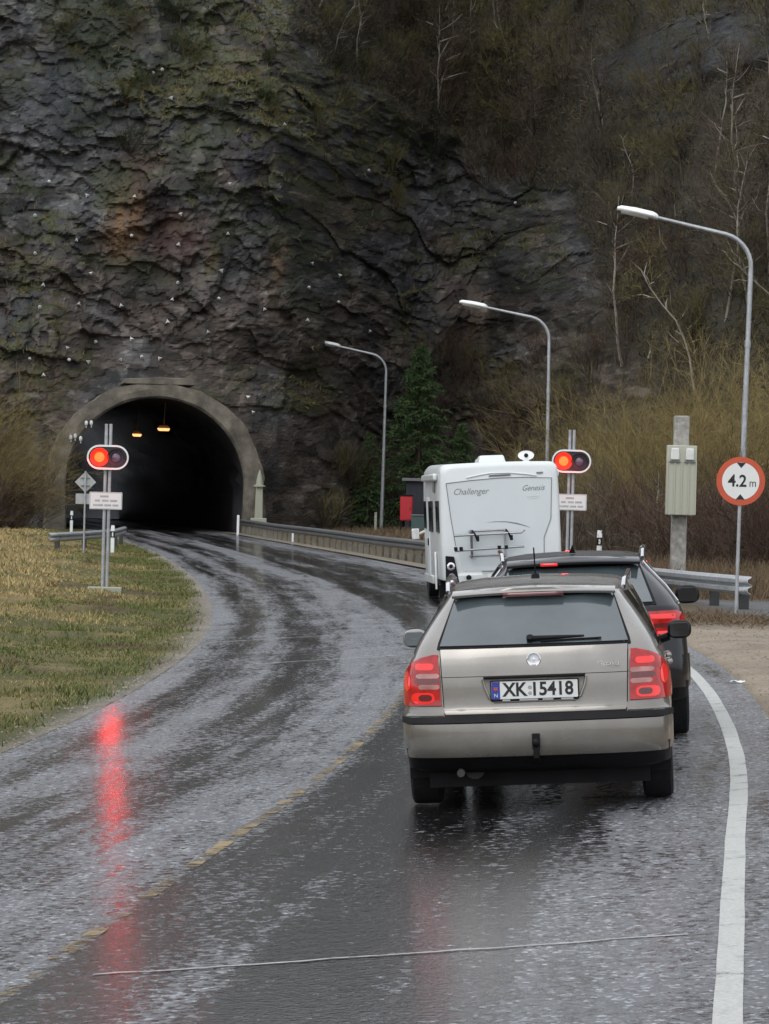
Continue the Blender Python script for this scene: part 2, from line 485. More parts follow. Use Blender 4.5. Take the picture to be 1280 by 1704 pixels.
def rockiness(x, z):
    """1 on bare cliff, 0 on wooded slope"""
    edge = np.interp(x, [-60, -30, -20, -9, -3, 4, 9.6, 11.5, 14, 60], [20, 26, 40, 33, 25.5, 22, 19, 12, 2, 0])
    edge = edge + 2.2 * fbm(x / 4, z / 4, oct=3, seed=40)
    k = 1 - sstep(-1.2, 1.2, z - edge)
    oc = np.exp(-(((x - 14.5) / 4.6) ** 2 + ((z - 24.5 + .25 * (x - 14.5)) / 2.3) ** 2) * 1.3)
    return np.maximum(k, sstep(.35, .6, oc))
def facets(x, z, sx, sz, seed, amp, tilt):
    """broken rock: every irregular cell is its own flat face with its own offset and tilt"""
    u = x / sx + .28 * perlin(x / sx * 1.3, z / sz * 1.3, seed=seed); v = z / sz + .22 * perlin(x / sx * .9, z / sz * 1.1, 5.5, seed=seed + 1)
    ci, cj = np.floor(u), np.floor(v)
    best = np.full(u.shape, 1e9); out = np.zeros(u.shape); hid = np.zeros(u.shape)
    for di in (-1, 0, 1):
        for dj in (-1, 0, 1):
            i, j = ci + di, cj + dj
            fx = i + hash2(i, j, seed + 2); fz = j + hash2(i, j, seed + 3)
            du, dv = u - fx, v - fz
            dist = np.abs(du) * 1.0 + np.abs(dv) + .6 * np.maximum(np.abs(du), np.abs(dv))
            val = amp * (hash2(i, j, seed + 4) - .5) * 1.3 + tilt * ((hash2(i, j, seed + 5) - .5) * du * sx * 1.2 - (hash2(i, j, seed + 6) - .15) * dv * sz)
            m = dist < best
            best = np.where(m, dist, best); out = np.where(m, val, out); hid = np.where(m, hash2(i, j, seed + 7), hid)
    return out, hid
def cliff_disp(x, z, k=None):
    x = np.asarray(x, float); z = np.asarray(z, float)
    if k is None: k = rockiness(x, z)
    rough_zone = .30 + .95 * sstep(-.25, .55, fbm(x / 5.5, z / 4.0, oct=3, seed=91))
    zs = z + .10 * x + .7 * fbm(x / 9, z / 9, oct=2, seed=1) + .15 * fbm(x / 1.6, z / 2.5, oct=2, seed=2)
    big = 1.9 * fbm(x / 10, z / 12, oct=3, seed=4) + 1.1 * perlin(x / 3.6 + .4 * perlin(x / 5, z / 3, 3.), z / 12, seed=6)
    d = 0
    for per, amp, sd in ((2.6, .26, 11), (1.1, .15, 12)):
        q = zs / per + .55 * perlin(x / (per * 3.2), zs / (per * 5), seed=sd)
        lay = np.floor(q); f = q - lay
        mod = .25 + 1.1 * np.clip(.5 + .8 * perlin(x / (per * 2.4), lay * 1.7 + .5, seed=sd + 30), 0, 1)
        d = d + amp * mod * (.9 * (1 - f) ** 1.3) - amp * .5 * (mod - .2) * np.exp(-((f) / .10) ** 2)
    d = d * rough_zone
    d = d + (.6 + .4 * rough_zone) * facets(x, zs, 3.0, 2.6, 201, .55, .30)[0] + (.55 + .45 * rough_zone) * (facets(x, zs, 1.25, 1.0, 202, .40, .42)[0] + facets(x, zs, .52, .40, 203, .26, .55)[0] + facets(x, zs, .26, .21, 204, .11, .45)[0])
    rock = big + d
    soft = 1.6 * fbm(x / 9, z / 9, oct=3, seed=9) + .35 * fbm(x / 1.5, z / 1.5, oct=3, seed=10)
    out = k * rock + (1 - k) * soft
    return out * (1 - .85 * portal_near(x, z)) * (.35 + .65 * sstep(-.5, 5, z) if True else 1)
def cliff_pt(x, z):
    x = np.asarray(x, float); z = np.asarray(z, float)
    return cliff_y0(x, z) - cliff_disp(x, z)

def build_mountain():
    xs = np.concatenate([np.linspace(-150, -34, 30)[:-1], np.linspace(-34, -23, 40)[:-1], np.arange(-23, 24, .085), np.linspace(24, 40, 60), np.linspace(42, 150, 30)])
    zs = np.concatenate([np.arange(-.8, 33, .085), np.linspace(33.2, 46, 60), np.linspace(46.3, 52, 20)])
    X, Z = np.meshgrid(xs, zs)
    K = rockiness(X, Z)
    Y = cliff_pt(X, Z)
    for ax in (0, 1):                                  # wear the broken edges a little
        Yp = np.pad(Y, [(1, 1) if a == ax else (0, 0) for a in (0, 1)], mode='edge')
        Y = (Yp[:-2] + 7 * Yp[1:-1] + Yp[2:]) / 9 if ax == 0 else (Yp[:, :-2] + 7 * Yp[:, 1:-1] + Yp[:, 2:]) / 9
    V = np.stack([X, Y, Z], -1)
    nz, nx = X.shape
    # colour of the stone, painted per point
    n1 = fbm(X / 5, Z / 4, oct=4, seed=50); n2 = fbm(X / 1.2, Z / .7, oct=3, seed=51); n3 = fbm(X / 2.2, Z / 6, oct=3, seed=52)
    grey = np.array([.064, .063, .063]); brown = np.array([.082, .063, .051]); dark = np.array([.022, .022, .026]); green = np.array([.064, .068, .044])
    C = np.zeros(X.shape + (3,)) + grey
    def mixin(m, c):
        nonlocal C
        m = np.clip(m, 0, 1)[..., None]; C = C * (1 - m) + np.asarray(c) * m
    mixin(sstep(-.2, .6, n1 + .75 * (1 - sstep(8, 18, Z)) - .2), brown)
    mixin(.6 * sstep(0, .8, fbm(X / 6, Z / 5, oct=3, seed=53) + .5 * sstep(14, 26, Z) - .15), green)
    mixin(.75 * sstep(.25, .8, n3), dark)
    mixin(.6 * sstep(.25, .9, n2), (.16, .15, .135))
    mixin(.62 * sstep(.42, .75, fbm(X / .62, Z / .26, oct=3, seed=56)), (.20, .19, .17))
    mixin(.7 * sstep(.40, .75, fbm(X / 1.5, Z / .2, oct=3, seed=57)), (.022, .022, .025))
    zs_ = Z + .10 * X + .7 * fbm(X / 9, Z / 9, oct=2, seed=1) + .15 * fbm(X / 1.6, Z / 2.5, oct=2, seed=2)
    tone = (.55 + .9 * facets(X, zs_, 3.0, 2.6, 201, 1, 0)[1]) ** .6 * (.62 + .76 * facets(X, zs_, 1.25, 1.0, 202, 1, 0)[1]) * (.45 + 1.1 * facets(X, zs_, .52, .40, 203, 1, 0)[1])
    C = C * tone[..., None] * np.array([.86, .89, .93])
    # water-stained and rusty streaks that run down the face
    for cx, cz, wx, hz, col, a in ((-13.8, 15.6, .75, 2.0, (.19, .115, .06), .85), (-13.0, 16.0, .35, 1.6, (.17, .1, .055), .6), (-5.8, 14.2, .4, 1.5, (.22, .15, .10), .8), (-9.2, 13.9, .3, .9, (.13, .11, .055), .7),
                                   (-10.8, 15.0, 1.6, 1.4, (.09, .045, .035), .7), (-13.0, 18.4, 1.2, 1.0, (.085, .05, .04), .6), (5.0, 12.4, .6, 1.6, (.12, .085, .06), .6),
                                   (-18.2, 10.5, .9, 2.2, (.05, .056, .064), .9), (-7.3, 19.3, .9, 2.4, (.02, .021, .03), .8), (1.5, 13.4, 1.2, 2.2, (.018, .019, .024), .7), (-17.2, 22.5, 2.4, 2.5, (.035, .04, .05), .6)):
        w = np.exp(-(((X - cx + .25 * n2) / wx) ** 2)) * np.exp(-(((Z - cz) / hz) ** 4)) * (.55 + .6 * np.clip(fbm(X / .22, Z / 3, oct=2, seed=54) + .6, 0, 1))
        mixin(a * w, col)
    # moss, on flats of the ledges and in patches
    dzY = np.gradient(Y, axis=0) / np.gradient(Z, axis=0)
    flat = sstep(.9, 2.6, dzY)
    mossy = sstep(-.25, .5, fbm(X / 5, Z / 5, oct=3, seed=55) + .8 * np.exp(-(((X + 8) / 9) ** 2 + ((Z - 27) / 6) ** 2)) + .7 * np.exp(-(((X + 3) / 4) ** 2 + ((Z - 20) / 6) ** 2)) - .25)
    mixin(flat * mossy * .8, (.12, .115, .04))
    mixin(mossy * .75 * sstep(-.3, .5, n2), (.060, .066, .026))
    mixin(.6 * sstep(.15, .6, fbm(X / 3.2, Z / 2.4, oct=3, seed=59)) * sstep(9, 16, Z), (.045, .055, .026))
    mixin(.8 * np.exp(-(((X + 15.2) / 1.6) ** 2 + ((Z - 25) / 2.8) ** 2)), (.026, .036, .018))
    # woodland floor
    soil = np.array([.046, .042, .030])
    S = soil * (1 + .5 * np.clip(n2, -1, 1))[..., None] * (1 - .35 * sstep(.1, .7, n1))[..., None]
    C = C * K[..., None] + S * (1 - K[..., None])
    oc = np.exp(-(((X - 14.5) / 4.6) ** 2 + ((Z - 24.5 + .25 * (X - 14.5)) / 2.3) ** 2))
    mixin(.7 * sstep(.3, .8, oc), np.array([.036, .040, .049]))
    idx = np.arange(nx * nz).reshape(nz, nx)
    F = np.stack([idx[:-1, :-1], idx[:-1, 1:], idx[1:, 1:], idx[1:, :-1]], -1)
    u = ((X - PC[0]) * PL[0] + (Y - PC[1]) * PL[1])
    cu = (u[:-1, :-1] + u[1:, 1:]) / 2; cz = (Z[:-1, :-1] + Z[1:, 1:]) / 2
    hole = (np.abs(cu) < 4.95) & ((cz < 2.3) | (cu ** 2 + (cz - 2.3) ** 2 < 4.85 ** 2))
    F = F[~hole]
    m = attr_mat('cliff_rock', 'tint', rough=.72, bump=.10, bscale=(3.4, 3.4, 8.5), fine=.40, spec=.35, rough_var=.2)
    me = np_mesh('mountainside', V.reshape(-1, 3), F.reshape(-1, 4), m, smooth=False)
    set_col(me, 'tint', C.reshape(-1, 3))
    o = link(bpy.data.objects.new('mountainside', me))
    tag(o, 'dark layered rock face and wooded slope rising behind the tunnel', kind='structure')
    return o
build_mountain()

# ------------------------------------------------------------------ ground sheet
def build_ground():
    offs = np.concatenate([[-160, -120, -90, -60, -45], np.arange(-36, -12, .8), np.arange(-12, -3.5, .28), np.arange(-3.5, -2.8, .1), [-2, 0, 2, 3.2], np.arange(3.3, 14, .35), np.arange(14, 36, 1.2), [40, 60, 90, 120, 160]])
    ys = np.concatenate([np.linspace(-290, -40, 22), np.arange(-30, 8, 2.), np.arange(8, 60, .3), np.arange(60, 150, .6), np.arange(150, 235, 1.5)])
    OF, Yg = np.meshgrid(offs, ys)
    X = xc(Yg) + OF
    Z = terr(X, Yg)
    n = fbm(X / 2.6, Yg / 5, oct=4, seed=70); n2 = fbm(X / .5, Yg / .8, oct=3, seed=71)
    C = np.zeros(X.shape + (3,)) + np.array([.085, .085, .032])
    def mixin(m, c):
        nonlocal C
        m = np.clip(m, 0, 1)[..., None]; C = C * (1 - m) + np.asarray(c) * m
    mixin(sstep(-.2, .5, n + .15 * (-OF - 5.4)), (.20, .155, .072))                # straw further from the road
    mixin(.8 * sstep(.25, .7, fbm(X / 1.6, Yg / 3, oct=3, seed=72)), (.085, .055, .034))
    R = OF > 0
    mixin(R * 1.0, (.10, .078, .05))
    edge = np.abs(OF) - (3.30 + .16 * n)
    mixin((1 - sstep(-.25, .25, edge)) * ~R, (.235, .215, .185))                    # gravel shoulder
    lay = sstep(3.2, 3.6, OF) * (1 - sstep(7.2, 8.2, OF + .4 * n)) * (1 - sstep(48.5, 52.5, Yg + .8 * n)) * (Yg > -60)
    mixin(lay, np.array([.31, .255, .195]))
    mixin(lay * .45 * sstep(.0, .7, fbm(X / 1.1, Yg / 4, oct=3, seed=73)), (.15, .135, .12))
    far = sstep(3.2, 3.6, OF) * (1 - sstep(4.1, 4.4, OF)) * (Yg > 75)
    mixin(sstep(4.1, 4.4, OF) * (1 - sstep(6, 8, OF)) * (Yg > 78) * 1.0, (.035, .03, .022))
    mixin(far, (.17, .15, .12))
    pav = sstep(5.6, 6.0, OF) * (1 - sstep(11, 12, OF)) * sstep(55.5, 57, Yg) * (1 - sstep(64, 68, Yg))
    mixin(pav, (.14, .14, .145))
    mixin(sstep(120, 150, Yg) * (OF > 4.6) * .8, np.array([.105, .095, .045]))
    C = C * (1 + .22 * np.clip(n2, -1, 1))[..., None]
    nr, nc = X.shape
    idx = np.arange(nr * nc).reshape(nr, nc)
    F = np.stack([idx[:-1, :-1], idx[:-1, 1:], idx[1:, 1:], idx[1:, :-1]], -1)
    m = attr_mat('verge_ground', 'tint', rough=.85, bump=.05, bscale=(14, 14, 14), fine=.4, spec=.25)
    me = np_mesh('ground', np.stack([X, Yg, Z], -1).reshape(-1, 3), F.reshape(-1, 4), m, smooth=True)
    set_col(me, 'tint', C.reshape(-1, 3))
    tag(link(bpy.data.objects.new('ground', me)), 'grassy verges and tan gravel lay-by beside the road', kind='structure')
build_ground()

# ------------------------------------------------------------------ road
def road_material():
    m, nt, b = new_mat('wet_asphalt')
    L = nt.links.new
    uv = N(nt, 'ShaderNodeUVMap'); uv.uv_map = 'along'
    tc = N(nt, 'ShaderNodeTexCoord')
    sep = N(nt, 'ShaderNodeSeparateXYZ'); L(uv.outputs[0], sep.inputs[0])
    # stone-by-stone colour; the palest specks double as painted glints
    vo = N(nt, 'ShaderNodeTexVoronoi', Scale=42.0); L(tc.outputs['Object'], vo.inputs['Vector'])
    st = ramp(nt, vo.outputs['Color'], [(.1, (.020, .020, .021)), (.7, (.040, .040, .041)), (.93, (.20, .20, .20))])
    n1 = N(nt, 'ShaderNodeTexNoise', Scale=.9, Detail=5.0); L(tc.outputs['Object'], n1.inputs['Vector'])
    pt = ramp(nt, n1.outputs[0], [(.35, .75), (.65, 1.25)]); pt.color_ramp.elements[1].color = (1.25, 1.25, 1.25, 1)
    col = mixc(nt, 1.0, st.outputs[0], pt.outputs[0], 'MULTIPLY')
    # long streaks of standing water and coarser bands that carry the painted sheen, following the lane
    mp = N(nt, 'ShaderNodeMapping'); mp.inputs['Scale'].default_value = (1.35, .055, 1)
    L(uv.outputs[0], mp.inputs['Vector'])
    ns = N(nt, 'ShaderNodeTexNoise', Scale=1.0, Detail=5.0, Roughness=.55, Distortion=.3); L(mp.outputs[0], ns.inputs['Vector'])
    mp2 = N(nt, 'ShaderNodeMapping'); mp2.inputs['Scale'].default_value = (1.1, .9, 1)
    L(uv.outputs[0], mp2.inputs['Vector'])
    nb = N(nt, 'ShaderNodeTexNoise', Scale=1.0, Detail=6.0, Roughness=.7); L(mp2.outputs[0], nb.inputs['Vector'])
    # lateral profile: left lane coarse and open, right lane polished; wheel tracks
    lat = N(nt, 'ShaderNodeMapRange'); lat.inputs['From Min'].default_value = -4; lat.inputs['From Max'].default_value = 4
    L(sep.outputs[0], lat.inputs['Value'])
    prof = ramp(nt, lat.outputs[0], [(.05, 1.0), (.14, 1.0), (.19, .34), (.25, .80), (.31, .30), (.36, .55), (.42, 1.0), (.49, .95), (.515, .12), (.60, .36), (.66, .12), (.74, .24), (.81, .74), (.87, .95), (.95, .95)])
    prof.color_ramp.interpolation = 'EASE'
    a1 = N(nt, 'ShaderNodeMath', operation='MULTIPLY_ADD'); a1.inputs[1].default_value = 2.6; a1.inputs[2].default_value = -1.3
    L(ns.outputs[0], a1.inputs[0])
    a2 = N(nt, 'ShaderNodeMath', operation='MULTIPLY_ADD'); a2.inputs[1].default_value = .9; a2.inputs[2].default_value = -.45
    L(nb.outputs[0], a2.inputs[0])
    s1 = N(nt, 'ShaderNodeMath', operation='ADD'); L(a1.outputs[0], s1.inputs[0]); L(a2.outputs[0], s1.inputs[1])
    nf = N(nt, 'ShaderNodeTexNoise', Scale=16.0, Detail=5.0, Roughness=.72); L(tc.outputs['Object'], nf.inputs['Vector'])
    a3 = N(nt, 'ShaderNodeMath', operation='MULTIPLY_ADD'); a3.inputs[1].default_value = 4.6; a3.inputs[2].default_value = -2.3
    L(nf.outputs[0], a3.inputs[0])
    mp3 = N(nt, 'ShaderNodeMapping'); mp3.inputs['Scale'].default_value = (4.2, .30, 1); L(uv.outputs[0], mp3.inputs['Vector'])
    nd = N(nt, 'ShaderNodeTexNoise', Scale=1.0, Detail=4.0, Roughness=.6); L(mp3.outputs[0], nd.inputs['Vector'])
    a4 = N(nt, 'ShaderNodeMath', operation='MULTIPLY_ADD'); a4.inputs[1].default_value = 1.5; a4.inputs[2].default_value = -.75; L(nd.outputs[0], a4.inputs[0])
    s0 = N(nt, 'ShaderNodeMath', operation='ADD'); L(s1.outputs[0], s0.inputs[0]); L(a4.outputs[0], s0.inputs[1])
    s3 = N(nt, 'ShaderNodeMath', operation='ADD'); L(s0.outputs[0], s3.inputs[0]); L(a3.outputs[0], s3.inputs[1])
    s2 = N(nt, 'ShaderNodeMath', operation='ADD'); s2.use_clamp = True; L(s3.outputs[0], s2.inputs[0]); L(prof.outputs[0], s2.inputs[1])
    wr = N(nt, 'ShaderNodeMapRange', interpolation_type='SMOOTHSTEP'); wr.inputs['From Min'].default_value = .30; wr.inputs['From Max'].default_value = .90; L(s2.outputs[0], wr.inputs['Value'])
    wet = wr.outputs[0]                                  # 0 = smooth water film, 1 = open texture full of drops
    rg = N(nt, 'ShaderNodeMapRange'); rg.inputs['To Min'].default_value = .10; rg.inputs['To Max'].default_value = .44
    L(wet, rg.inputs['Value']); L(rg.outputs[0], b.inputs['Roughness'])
    sheen_tint = ramp(nt, wet, [(.25, .40), (1.0, 2.7)]); sheen_tint.color_ramp.elements[1].color = (2.7, 2.85, 3.1, 1)  # sky sheen put into the albedo: open bands paler and bluer
    L(mixc(nt, 1.0, col, sheen_tint.outputs[0], 'MULTIPLY'), b.inputs['Base Color'])
    io = N(nt, 'ShaderNodeMapRange'); io.inputs['To Min'].default_value = 1.35; io.inputs['To Max'].default_value = 2.2; L(wet, io.inputs['Value']); L(io.outputs[0], b.inputs['IOR'])
    b.inputs['Specular IOR Level'].default_value = .5
    cw = N(nt, 'ShaderNodeMapRange'); cw.inputs['To Min'].default_value = .8; cw.inputs['To Max'].default_value = .10
    L(wet, cw.inputs['Value']); L(cw.outputs[0], b.inputs['Coat Weight'])
    b.inputs['Coat Roughness'].default_value = .13
    b.inputs['Coat IOR'].default_value = 1.33
    # relief of the aggregate
    vb = N(nt, 'ShaderNodeTexVoronoi', Scale=38.0); L(tc.outputs['Object'], vb.inputs['Vector'])
    n4 = N(nt, 'ShaderNodeTexNoise', Scale=9.0, Detail=6.0, Roughness=.75); L(tc.outputs['Object'], n4.inputs['Vector'])
    h = N(nt, 'ShaderNodeMath', operation='ADD'); L(vb.outputs['Distance'], h.inputs[0]); L(n4.outputs[0], h.inputs[1])
    bs = N(nt, 'ShaderNodeMapRange'); bs.inputs['To Min'].default_value = .18; bs.inputs['To Max'].default_value = 1.0
    L(wet, bs.inputs['Value'])
    bp = N(nt, 'ShaderNodeBump', Distance=.028); L(bs.outputs[0], bp.inputs['Strength']); L(h.outputs[0], bp.inputs['Height'])
    L(bp.outputs[0], b.inputs['Normal'])
    bc = N(nt, 'ShaderNodeBump', Distance=.004, Strength=.4); L(n4.outputs[0], bc.inputs['Height']); L(bc.outputs[0], b.inputs['Coat Normal'])
    return m
M['road'] = road_material()

def strip(name, off0, off1, y0, y1, mat, lift, n=2, step=.5, wob=0.0, seed=0):
    """a sheet that follows the road between two lateral offsets"""
    ys = np.arange(y0, y1 + step * .5, step)
    offs = np.linspace(off0, off1, n)
    OF, Yg = np.meshgrid(offs, ys)
    if wob: OF = OF + wob * fbm(OF * 3 + seed, Yg * .8, oct=2, seed=seed)
    X = xc(Yg) + OF
    Z = gz(X, Yg) + lift
    nr, nc = X.shape
    idx = np.arange(nr * nc).reshape(nr, nc)
    F = np.stack([idx[:-1, :-1], idx[:-1, 1:], idx[1:, 1:], idx[1:, :-1]], -1).reshape(-1, 4)
    me = np_mesh(name, np.stack([X, Yg, Z], -1).reshape(-1, 3), F, mat, smooth=True)
    uvl = me.uv_layers.new(name='along')
    uvs = np.stack([OF, Yg], -1).reshape(-1, 2)[F.ravel()]
    uvl.data.foreach_set('uv', uvs.astype(np.float32).ravel())
    return link(bpy.data.objects.new(name, me))

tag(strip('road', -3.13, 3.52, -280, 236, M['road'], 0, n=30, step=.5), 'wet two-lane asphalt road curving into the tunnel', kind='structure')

def paint_mat(name, col, wear, scale):
    m, nt, b = new_mat(name)
    tc = N(nt, 'ShaderNodeTexCoord')
    n1 = N(nt, 'ShaderNodeTexNoise', Scale=scale, Detail=7.0, Roughness=.75); nt.links.new(tc.outputs['Object'], n1.inputs['Vector'])
    n2 = N(nt, 'ShaderNodeTexVoronoi', Scale=40.0); nt.links.new(tc.outputs['Object'], n2.inputs['Vector'])
    f = ramp(nt, n1.outputs[0], [(wear - .12, 0.0), (wear + .12, 1.0)])
    f2 = ramp(nt, n2.outputs['Distance'], [(.15, 1.0), (.6, .72)])
    mm = N(nt, 'ShaderNodeMath', operation='MULTIPLY'); nt.links.new(f.outputs[0], mm.inputs[0]); nt.links.new(f2.outputs[0], mm.inputs[1])
    al = ramp(nt, mm.outputs[0], [(.12, 0.0), (.5, 1.0)])          # where the paint is gone the road itself shows
    nt.links.new(al.outputs[0], b.inputs['Alpha'])
    c = mixc(nt, mm.outputs[0], tuple(v * .45 for v in col), col)
    nt.links.new(c, b.inputs['Base Color']); b.inputs['Roughness'].default_value = .42
    bp = N(nt, 'ShaderNodeBump', Strength=.6, Distance=.006); nt.links.new(n2.outputs['Distance'], bp.inputs['Height']); nt.links.new(bp.outputs[0], b.inputs['Normal'])
    return m
M['line_white'] = paint_mat('worn_white_line', (.52, .53, .50), .36, 4.0)
M['line_yellow'] = paint_mat('worn_yellow_line', (.32, .22, .08), .55, 2.6)
M['line_faint'] = paint_mat('faint_white_line', (.4, .4, .4), .58, 1.6)
M['crack'] = paint_mat('crack_seam', (.46, .46, .45), .40, 4.0)
M['crack_dark'] = pmat('dark_crack', (.012, .012, .012), .4)
tag(strip('edge_line', 3.07, 3.19, -40, 78, M['line_white'], .004, n=3, wob=.005, seed=3), kind='structure')
tag(strip('centre_line', -.045, .045, 8, 37, M['line_yellow'], .004, n=3, wob=.006, seed=5), kind='structure')
tag(strip('edge_line', 3.05, 3.15, 84, 168, M['line_faint'], .004, n=3), kind='structure')
def cross_seam(p0, p1, w, mat, n=24, amp=.05, seed=0):
    ts = np.linspace(0, 1, n)
    x = p0[0] + (p1[0] - p0[0]) * ts; y = p0[1] + (p1[1] - p0[1]) * ts + amp * fbm(ts * 7, seed + .5, oct=3, seed=seed)
    ww = w * (.6 + .8 * np.abs(perlin(ts * 11, seed + .2, seed=seed)))
    V = np.concatenate([np.stack([x, y - ww, gz(x, y - ww) + .006], -1), np.stack([x, y + ww, gz(x, y + ww) + .006], -1)])
    F = [(i, i + 1, n + i + 1, n + i) for i in range(n - 1)]
    o = link(bpy.data.objects.new('road_seam', np_mesh('road_seam', V, F, mat)))
    tag(o, kind='structure')
cross_seam((-1.25, 15.28), (1.46, 15.88), .018, M['crack'], seed=1)
cross_seam((-1.6, 43.8), (.2, 44.6), .05, M['crack'], seed=2)
cross_seam((-1.7, 59.0), (.3, 62.4), .06, M['crack_dark'], seed=3)
cross_seam((-1.1, 30.2), (.05, 31.1), .02, M['crack'], seed=5)
cross_seam((-2.6, 51.0), (-.8, 51.9), .05, M['crack'], seed=6)

# ------------------------------------------------------------------ tunnel
def build_tunnel():
    PM = Matrix(((PL[0], PF[0], 0, PC[0]), (PL[1], PF[1], 0, PC[1]), (0, 0, 1, 0), (0, 0, 0, 1)))   # local x lateral, y into the mountain
    portal = empty('tunnel_portal', label='weathered concrete arch framing the dark tunnel mouth', cat='tunnel', mat=PM)
    n = 33
    def arch(hw, zc_, rz, base):
        pts = [(base, -.3), (base + (hw - base) * .5, zc_ * .5)]
        pts += [(hw * math.cos(a), zc_ + rz * math.sin(a)) for a in np.linspace(0, math.pi, n)]
        return pts + [(-(base + (hw - base) * .5), zc_ * .5), (-base, -.3)]
    inn, out = arch(4.42, 2.3, 4.34, 4.34), arch(5.42, 2.3, 5.08, 5.5)
    mb = MB()
    k = len(inn)
    def layer(pts, y, j=0.0): return [(x + j * RND.uniform(-.09, .09), y + j * RND.uniform(-.05, .05), z + j * RND.uniform(-.09, .09) * (z > .5)) for i, (x, z) in enumerate(pts)]
    midr = [((a + c) / 2, (b_ + d_) / 2) for (a, b_), (c, d_) in zip(arch(4.5, 2.3, 4.42, 4.4), out)]
    chamf = [(x * (4.5 / 4.42), z + (.1 if z > 2 else 0)) for x, z in inn]
    rows = [layer(inn, .55), layer(inn, .12), layer(chamf, 0, .25), layer(midr, -.02, .6), layer(out, .03, 1), layer(out, 4.5, 1)]
    mb.grid([[r[i] for r in rows] for i in range(k)])
    mb.build('arch', M['concrete'], portal, sharp=18)
    cr = MB(); cr.prism([(-1.75, 7.30), (1.85, 7.30), (1.7, 7.62), (.3, 7.66), (-1.6, 7.56)], MY, -3.2, .02)
    cr.build('crest_block', M['concrete'], portal, bevel=.03)
    # lining: rough dark bore that follows the road into the mountain
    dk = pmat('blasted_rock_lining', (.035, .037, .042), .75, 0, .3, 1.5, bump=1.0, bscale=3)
    mb = MB(); rows = []
    base = arch(4.46, 2.3, 4.38, 4.38)
    for y in np.concatenate([np.arange(170.5, 200, 1.5), np.arange(200, 251, 5)]):
        c = float(xc(y)); h = heading(y)
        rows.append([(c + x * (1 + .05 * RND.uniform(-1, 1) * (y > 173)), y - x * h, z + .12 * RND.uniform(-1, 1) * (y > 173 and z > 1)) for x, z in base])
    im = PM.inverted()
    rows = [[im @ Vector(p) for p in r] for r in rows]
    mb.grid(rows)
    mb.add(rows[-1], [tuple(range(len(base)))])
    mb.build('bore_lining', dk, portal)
    # ceiling lamps, hung from the bore
    for (lx, ly, lz, s, lab) in ((-11.45, 176.0, 5.15, .8, 'glowing orange lamp hanging highest under the tunnel roof'), (-13.4, 184.0, 4.95, .62, 'small pale glowing lamp deeper inside the tunnel')):
        t = empty('tunnel_lamp', (lx, ly, lz), lab, 'lamp')
        b = MB(); b.box((0, 0, .16), (.78 * s, .5, .16), taper=.7); b.tube([(0, 0, .2), (.05, .1, 1.45)], .025, 6)
        b.build('lamp_housing', M['tunnel_lamp_shell'], t, bevel=.015)
        g = MB(); g.box((0, -.02, .02), (.62 * s, .52, .13), taper=1.25); g.build('diffuser', M['tunnel_lamp'], t, bevel=.02)
    # white marker lights fixed along the flank of the arch
    for i, (u, z) in enumerate(((-4.24, 4.55), (-4.03, 4.62), (-3.76, 4.5), (-3.5, 5.27), (-3.25, 5.29))):
        p = PM @ Vector((u, -.1, z))
        b = MB(); b.ell((0, 0, .0), (.085, .08, .13), .8, 10, 6); b.box((0, .06, -.16), (.05, .09, .12))
        o = b.build('marker_light', M['white'])
        o.matrix_world = Matrix.Translation(p)
        tag(o, ('outermost of three small white fittings low on the arch haunch', 'middle one of three small white fittings low on the arch haunch', 'one of three small white fittings on the arch, beside the tunnel opening', 'outer one of two small white fittings higher up the arch', 'inner one of two small white fittings higher up the arch')[i], 'marker light', 'white fittings on the tunnel arch')
    # pale stone spire against the pier
    p = PM @ Vector((5.15, -.35, 0))
    sp = empty('stone_spire', (p.x, p.y, float(gz(p.x, p.y)) - .05), 'pale slender stone spire with pointed cap at the tunnel pier', 'spire')
    b = MB(); b.box((0, 0, .4), (.95, .5, .9), taper=.82); b.box((0, 0, 1.6), (.42, .36, 1.6), taper=.8); b.build('shaft', M['concrete_pale'], sp, bevel=.03)
    b = MB(); b.lathe([(.30, 2.4), (.30, 2.47), (.2, 2.5), (.13, 2.9), (.02, 3.25), (0, 3.26)], 12); b.build('pointed_cap', M['concrete_pale'], sp)
build_tunnel()
